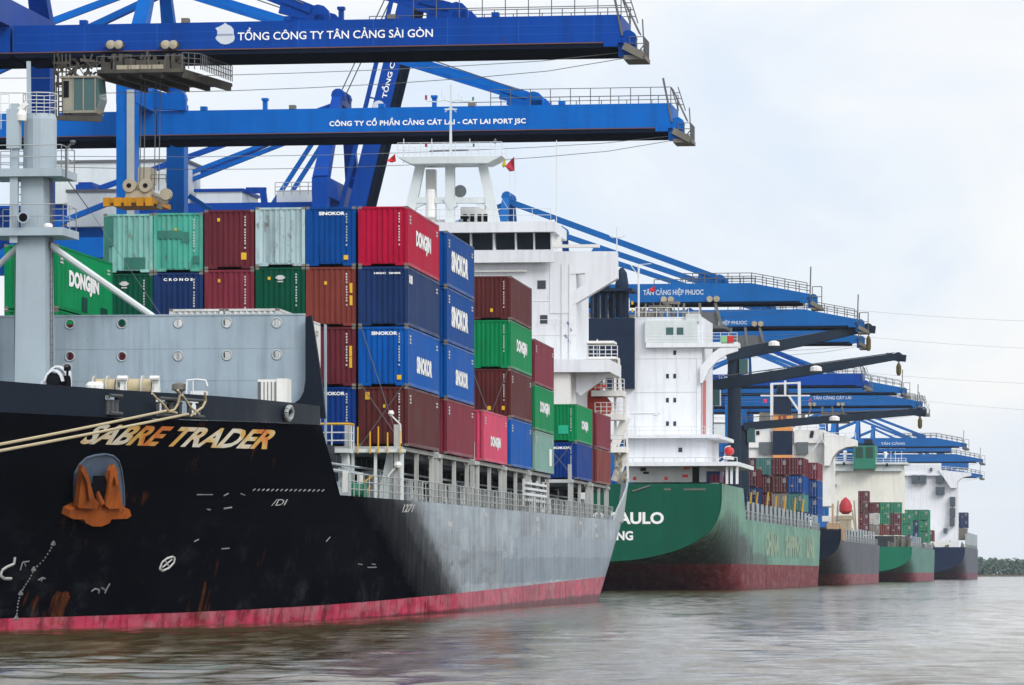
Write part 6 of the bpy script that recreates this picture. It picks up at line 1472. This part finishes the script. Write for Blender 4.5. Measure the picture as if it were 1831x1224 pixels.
cab.box(x1_ - .1, x1_, yc, yc + 2.4, zc0, zc1)
for x in (x0 + .72, (x0 + x1_) / 2 + .25, x1_ - .08): cab.box(x, x + .08, yc - .02, yc + .08, zc0, zc1)
cabo = cab.build('driver_cab', M_CABB, trl)
cab = MB(); cab.box(x0 + .76, x1_ - .11, yc + .04, yc + 2.3, zc0 + .06, zc1 - .05); cab.prism([(x1_ + .01, yc + .1, zc0 + .2), (x1_ + .25, yc + .1, zc0 + .9), (x1_ + .12, yc + .1, zc1), (x1_ + .01, yc + .1, zc1)], (0, 2.2, 0)); cab.build('cab_window', M_GLASSG, cabo)
cab = MB(); cab.box(x0 + .06, x0 + .45, yc - .02, yc + .02, zc0 + .95, zc1 - .2); cab.build('cab_door_pane', M_DARK, cabo)
t_ = MB(); xg0 = P1(98, 0).x
for k in range(5): t_.beam(P1(98 + 7 * k, 215 - 2 * k, -4.6), P1(97 + 7 * k, 96, -4.4), .08, .08)
for py in (112, 128, 150, 170, 190, 208): t_.beam(P1(96, py, -4.7), P1(124, py, -4.7), .08, .1)
t_.ladder(P1(108, 208, -4.8), P1(108, 146, -4.8), (.6, 0, 0), .33, .05); t_.beam(P1(105, 110), P1(160, 150), .14, .14); t_.beam(P1(100, 150), P1(180, 144), .18, .2); t_.beam(P1(150, 98), P1(165, 146), .12, .12); t_.beam(P1(165, 96), P1(150, 146), .12, .12); t_.beam(P1(100, 210, -5), P1(182, 213, -5), .3, .35); t_.beam(P1(160, 214, -5), P1(186, 202, -5), .1, .1)
rc = random.Random(21)
for k in range(34):                                     # cables, trays and brackets crowding the trolley
    px = rc.uniform(98, 180); p_ = P1(px, rc.uniform(104, 140), -4.3 + rc.uniform(-.4, 2)); t_.beam(p_, p_ + V((rc.uniform(-1.1, 1.1), rc.uniform(-.5, .5), rc.uniform(-.9, .9))), rc.uniform(.05, .2), rc.uniform(.05, .2))
for k in range(26):
    px = rc.uniform(180, 335); p_ = P1(px, rc.uniform(97, 118), -3.7 + rc.uniform(-.4, 1)); t_.beam(p_, p_ + V((rc.uniform(-.7, .7), 0, rc.uniform(-.5, .5))), rc.uniform(.06, .28), rc.uniform(.06, .2))
t_.build('cab_hanger', M_GRIME, trl)
SPY = -1.0
def P1s(px, py, y=SPY): p = F1.hit(px, py, 'y', y); return V((p.x, y, p.z))
spr = empty('container_spreader', F1.M, 'yellow spreader with grimy headblock hanging over the top containers', 'spreader')
t_ = MB(); a, b_ = P1s(198, 373), P1s(283, 366); t_.box(a.x, b_.x, -3, 3, b_.z - .0, P1s(0, 361).z); 
for px in (203, 222, 240, 262, 278): p = P1s(px, 366); t_.box(p.x - .25, p.x + .25, -3.1, -2.7, a.z, P1s(0, 360).z)
t_.build('spreader_frame', paint((.42, .19, .012), .7, .5, .55, .25, name='spreader_yellow'), spr)
t_ = MB(); a, b_ = P1s(228, 347), P1s(272, 337); t_.box(a.x, b_.x, -1.6, 1.6, P1s(0, 358).z, P1s(0, 345).z); t_.box(P1s(232, 0).x, P1s(262, 0).x, -1.4, 1.4, P1s(0, 348).z, P1s(0, 330).z); t_.box(P1s(247, 0).x, P1s(269, 0).x, -1, 1, P1s(0, 330).z, P1s(0, 302).z)
t_.build('headblock', M_BEIGE, spr)
t_ = MB()
for px in (235, 264): p = P1s(px, 333); t_.nxt().lathe((p.x, -1.75, p.z), [(.46, 0), (.5, .1), (.5, .4), (.46, .5)], 16, 'y')
p = P1s(297, 347); t_.nxt().lathe((p.x, -1.2, p.z), [(.42, 0), (.42, .5)], 14, 'y'); shv = build_each(t_, 'sheave', M_BEIGE, spr)
t_ = MB()
for px in (235, 264): p = P1s(px, 333); t_.nxt().lathe((p.x, -1.78, p.z), [(.17, 0), (.17, .05)], 12, 'y')
build_each(t_, 'sheave_hub', M_DARK, spr)
t_ = MB(); t_.rail([P1s(270, 326), P1s(297, 326)], .55, 2, .5, .03); t_.beam(P1s(270, 352), P1s(300, 362), .3, .4); t_.beam(P1s(262, 357), P1s(290, 371), .2, .3); t_.build('spreader_gear', M_STEEL, spr)
t_ = MB()
for px in (250, 257, 276, 284): t_.nxt().tube(P1s(px, 340), P1s(px + 3, 128), .035, 4)
build_each(t_, 'hoist_rope', M_CABLE, spr)
# crane 2
c2, F2, boom2 = sts(d_rail(274), 1199, 'second gantry crane, medium blue boom with long white lettering above the cargo', M_BLUE2, stays=((940, 1),), posts=(472, 775), detail=2, zb=37.5, half=9.0,
    text=(('CÔNG TY CỔ PHẦN CẢNG CÁT LÁI - CAT LAI PORT JSC', 589, 940, 206, 228, .03, 1.06),))
def P2(px, py, y=0.0): p = F2.hit(px, py, 'y', y); return V((p.x, y, p.z))
t_ = MB(); a, b_ = P2(120, 405, -4), P2(214, 343, -4); t_.box(a.x, b_.x, -4, 3, a.z, b_.z); eh = t_.build('electrical_house', M_PALE, c2)
t_ = MB(); t_.box(a.x - .1, b_.x + .1, -4.1, 3.1, b_.z, b_.z + .25); t_.build('roof', M_CABLE, eh)
t_ = MB(); t_.beam(P2(100, 400, -6), P2(216, 354, -6), .42, .42); t_.beam(P2(100, 400, -6), P2(160, 445, -6), .4, .4); t_.beam(P2(338, 350, 6), P2(378, 376, 6), .42, .42); t_.build('brace', M_BLUE2, c2)
t_ = MB(); t_.box(a.x - 1.2, P2(182, 0, -4).x, -3, 2, P2(0, 431, -3).z, P2(0, 406, -3).z); t_.build('house_beam', M_BLUE2, c2)
t_ = MB(); p = P2(228, 160, -9.9); t_.box(p.x - .05, p.x + .55, -9.95, -9.85, 20, p.z); t_.build('cable_tray', M_RAIL, c2)
t_ = MB(); p = P2(232, 168, -3.2)
t_.prism([P2(248, 150, -3.4), P2(332, 178, -3.4), P2(332, 197, -3.4), P2(248, 192, -3.4)], (0, .6, 0)); t_.lathe(P2(316, 176, -3.2), [(.75, 0), (.75, .8)], 12, 'y'); t_.build('hinge_bracket', M_BLUE2, c2)
# crane 3: boom luffed up
d3 = d_rail(604)
c3, F3, _ = sts(d3, 900, 'third gantry crane with its lettered boom luffed up steeply behind the second', M_BLUE1, raised=True, zb=37.5, apex=49.8)
def P3(px, py, y=-3.1): p = F3.hit(px, py, 'y', y); return V((p.x, y, p.z))
h0, h1 = P3(638, 368), P3(728, 0); u = (h1 - h0).normalized(); top = h0 + u * 44; bot = h0 - u * 1.5; nn = V((u.z, 0, -u.x))
wB = 1.75
t_ = MB(); q0 = [bot - nn * wB / 2, bot + nn * wB / 2, top + nn * wB / 2, top - nn * wB / 2]; t_.prism(q0, (0, 3.2, 0)); boom3 = t_.build('boom', M_BLUE1, c3)
t_ = MB(); t_.prism([bot + nn * (wB / 2 + .003) + V((0, .1, 0)), bot + nn * (wB / 2 + .5) + V((0, .1, 0)), top + nn * (wB / 2 + .5) + V((0, .1, 0)), top + nn * (wB / 2 + .003) + V((0, .1, 0))], (0, 3.0, 0)); t_.build('shaded_underplate', M_UNDER, boom3)  # dark strip painting in the shaded underside of the raised boom
t_ = MB(); t_.beam(bot - nn * 1.55, top - nn * 1.55, .4, .4)
for k in range(12): c = bot.lerp(top, k / 11); t_.beam(c - nn * 1.55, c - nn * wB / 2, .15, .15)
t_.build('boom_side_rail', M_BLUE1, boom3)
def up_text(s_, px0, py0, ln, ht, bold=.02):
    o_ = P3(px0, py0, -3.14); lettering(s_, o_, u, V((-u.z, 0, u.x)), ln, ht, M_LET, boom3, bold=bold)
up_text('TỔNG CÔNG TY', 691, 176, 7.4, .74); 
em = MB(); c = P3(677, 190, -3.14); em.add([c + V((math.cos(i * .5236) * .62, 0, math.sin(i * .5236) * .62)) for i in range(12)], [tuple(range(12))]); em.build('emblem', M_EMB, boom3)
t_ = MB()
for dx in (0, .9):
    t_.nxt().tube(P3(600 + dx * 12, 185, -1), P3(640 + dx * 12, 100, -1) + (P3(640, 100, -1) - P3(600, 185, -1)) * 1.6, .06, 4)
build_each(t_, 'luffing_rope', M_CABLE, c3)
t_ = MB(); t_.beam(P3(340, 309, 0), P3(500, 247, 0), .42, .42); t_.beam(P3(340, 322, 0), P3(524, 250, 0), .42, .42); t_.beam(P3(487, 366, 0), P3(562, 250, 0), .42, .42); t_.beam(P3(507, 366, 0), P3(580, 252, 0), .42, .42); t_.build('backstay', M_BLUE2, c3)
t_ = MB(); a, b_ = P3(358, 380, 0), P3(440, 345, 0); t_.box(a.x, b_.x, -2, 6, a.z - 2, b_.z); t_.box(P3(498, 0, 0).x, P3(566, 0, 0).x, -1, 5, a.z - 2, P3(0, 348, 0).z); eh = t_.build('electrical_house', M_PALE, c3)
t_ = MB(); t_.box(a.x - .2, b_.x + .2, -2.2, 6.2, b_.z, b_.z + .3); t_.beam(P3(440, 340, 0), P3(476, 340, 0), .4, .6); t_.beam(P3(470, 340, 0), P3(474, 370, 0), .6, .6); t_.build('roof', M_BLUE1, eh)
t_ = MB(); t_.rail([P3(492, 349, -1), P3(566, 348, -1)], 1.3, 3, .9, .04); t_.build('railing', M_RAIL, eh)
# the row of cranes beyond; numbers: rail column, boom tip column, underside row
far = [  # underside row, tip column, square tip, stay column, label, text
    (545, 1447, False, (1278,), 'far gantry crane with white-lettered tapered boom over the white stern house', (('TÂN CẢNG HIỆP PHUOC', 1150, 1258, 514, 530, .03),)),
    (588, 1532, False, (1366,), 'far gantry crane with lettered tapered boom just above the topmost slate jib', (('TÂN CẢNG HIỆP PHUOC', 1243, 1336, 571, 582, .03),)),
    (616, 1534, False, (1420,), 'far gantry crane whose tapered boom passes behind the topmost slate jib', ()),
    (691, 1543, True, (1455,), 'far gantry crane with square-ended dark boom and white emblem behind the slate column', (('TỔNG CÔNG TY', 1284, 1356, 667, 678, .02),)),
    (704, 1612, False, (1500,), 'far gantry crane with tapered boom and small lettering above the orange-banded funnel', (('CÔNG TY CỔ PHẦN CẢNG', 1374, 1493, 683, 692, .03),)),
    (727, 1640, False, (1535,), 'far gantry crane with tapered boom just above the lowest slate jib', (('TÂN CẢNG CÁT LÁI', 1454, 1522, 706, 714, .03),)),
    (737, 1648, True, (1540,), 'far gantry crane with boom end showing below the lowest tapered one', ()),
    (799, 1722, False, (1645,), 'distant gantry crane with tapered boom above the cream block', (('TÂN CẢNG', 1575, 1618, 789, 795, .03),)),
    (808, 1700, True, (1640,), 'distant gantry crane with square boom end between the tapered ones', (('CÔNG TY CỔ PHẦN CẢNG', 1572, 1618, 796, 802, .03),)),
    (826, 1752, False, (1680,), 'distant gantry crane with tapered boom over the farthest white block', ()),
    (838, 1731, True, (1680,), 'distant gantry crane with square boom end beside the farthest bridge wing', ()),
    (853, 1752, False, (1700,), 'last visible gantry crane, boom tip low beyond the farthest bridge wing', ())]
for i, (py, tip, sq, stay, lab, tx) in enumerate(far):
    d = d_of(py, 36.9)
    sts(d, tip, lab, M_BLUE3 if i != 3 else M_BLUE1, square=sq, zb=36.9, stays=[(s_, 1) for s_ in stay], detail=1 if i < 8 else (1 if not sq else 0), text=tx, HB_=2.35 if not sq else 2.1, leg=1.7)
def far_trolley(px, py, k):                             # trolleys hanging under two of the far booms
    d = d_of(py, 36.9); F = Frame(QA * d + QP * RAIL, QYAW); x = F.hit(px, 500, 'y', -3.1).x
    r = empty('crane_trolley', F.M @ Matrix.Translation((x, 0, 0)), ('dark trolley under the white-lettered far boom', 'dark trolley under the boom above the topmost slate jib', 'dark trolley under the boom right of the orange-banded funnel')[k], 'crane trolley')
    t = MB(); t.box(-4.5, 4.5, -4, 4, 33.4, 33.8); t.box(-1, 3, -3.6, 3, 33.8, 35.6); t.build('platform', M_CABLE, r)
    t = MB()
    for x_ in (-4, -1, 1.5, 4): t.beam((x_, -3.6, 33.8), (x_ * .8, -3.5, 36.7), .3, .3)
    t.beam((-8.5, -3, 34.6), (-4.5, -3, 34.6), .9, 1.3); t.beam((-14, -3, 34.6), (-10, -3, 34.4), 1.2, 2.0); t.build('trolley_frame', M_STEEL, r)
    t = MB()
    for x_ in (-3.4, -2.5, 2.5, 3.4): t.nxt().lathe((x_, -3.9, 37.2), [(.4, 0), (.4, .6)], 10, 'y')
    build_each(t, 'running_wheel', M_BEIGE, r)
far_trolley(1235, 545, 0); far_trolley(1318, 588, 1); far_trolley(1478, 727, 2)
# mooring ropes from the bow chocks
def rope(pts, r=.052):
    mb = MB(); mb.path(pts, r, 7); o = mb.build('mooring_rope', M_ROPE, None, smooth=True); o.matrix_world = S1.M; return o
def rp_(px, py, off): return hp(px, py, off)
for k, (a, b_, lab) in enumerate((((297, 734), (-90, 811), 'upper pale mooring rope running from the bow chock past the ship name'), ((336, 740), (-90, 822), 'lower pale mooring rope running from the bow chock past the ship name'))):
    p = hpv(a[0], a[1], .15); q_ = S1.hit(b_[0], b_[1], 'y', -78); q_ = V((q_.x, -78, q_.z)); pts = []
    for i in range(25): t = i / 24; c = p.lerp(q_, t); c.z -= .03 * math.sin(math.pi * t); pts.append(c)
    o = rope(pts); tag(o, lab, 'rope', 'bow mooring ropes')
for pts, lab in (([(272, 703), (280, 712), (292, 722), (301, 734), (316, 738)], 'short slack rope over the bulwark left of the fairleads'), ([(318, 697), (322, 704), (318, 722), (312, 732), (300, 736)], 'white rope tail hanging beside the pipe vent'),
                 ([(326, 706), (334, 718), (341, 728), (356, 740)], 'slack rope dropping into the right fairlead'), ([(366, 700), (368, 716), (362, 728), (350, 736), (340, 744)], 'rope looped down the bulwark beside the pipe frame')):
    o = rope([hpv(x, y, .12) for x, y in pts], .045); tag(o, lab, 'rope', 'rope tails on the bow bulwark')
# overhead wires far beyond the berth
for k, (py0, py1, d_) in enumerate(((545, 578, 1500), (590, 628, 1560), (655, 690, 1620), (690, 742, 1680))):
    pts = []
    for i in range(17):
        t = i / 16; px = 1430 + (1980 - 1430) * t; py = py0 + (py1 - py0) * t + 6 * math.sin(math.pi * t); pts.append(V(((px - CX) * d_ / F_PX, d_, CAMH + (HY - py) * d_ / F_PX)))
    mb = MB(); mb.path(pts, .034, 4); o = mb.build('overhead_wire', M_CABLE); tag(o, 'thin overhead wire, %s of the four crossing the sky at right' % ('topmost', 'second', 'third', 'lowest')[k], 'wire', 'overhead wires at right')
# ------------------------------------------------------------------ haze
hz = MB(); hz.box(-3950, 3950, -65, 3950, -1, 95)
hm = bpy.data.materials.new('haze_air'); hm.use_nodes = True; hm.node_tree.nodes.clear()
vo = hm.node_tree.nodes.new('ShaderNodeVolumePrincipled'); oo = hm.node_tree.nodes.new('ShaderNodeOutputMaterial'); hm.node_tree.links.new(vo.outputs[0], oo.inputs['Volume'])
vo.inputs['Color'].default_value = (.80, .87, .97, 1); vo.inputs['Density'].default_value = .00005; vo.inputs['Anisotropy'].default_value = .2
ho = hz.build('haze', hm); tag(ho, kind='stuff')
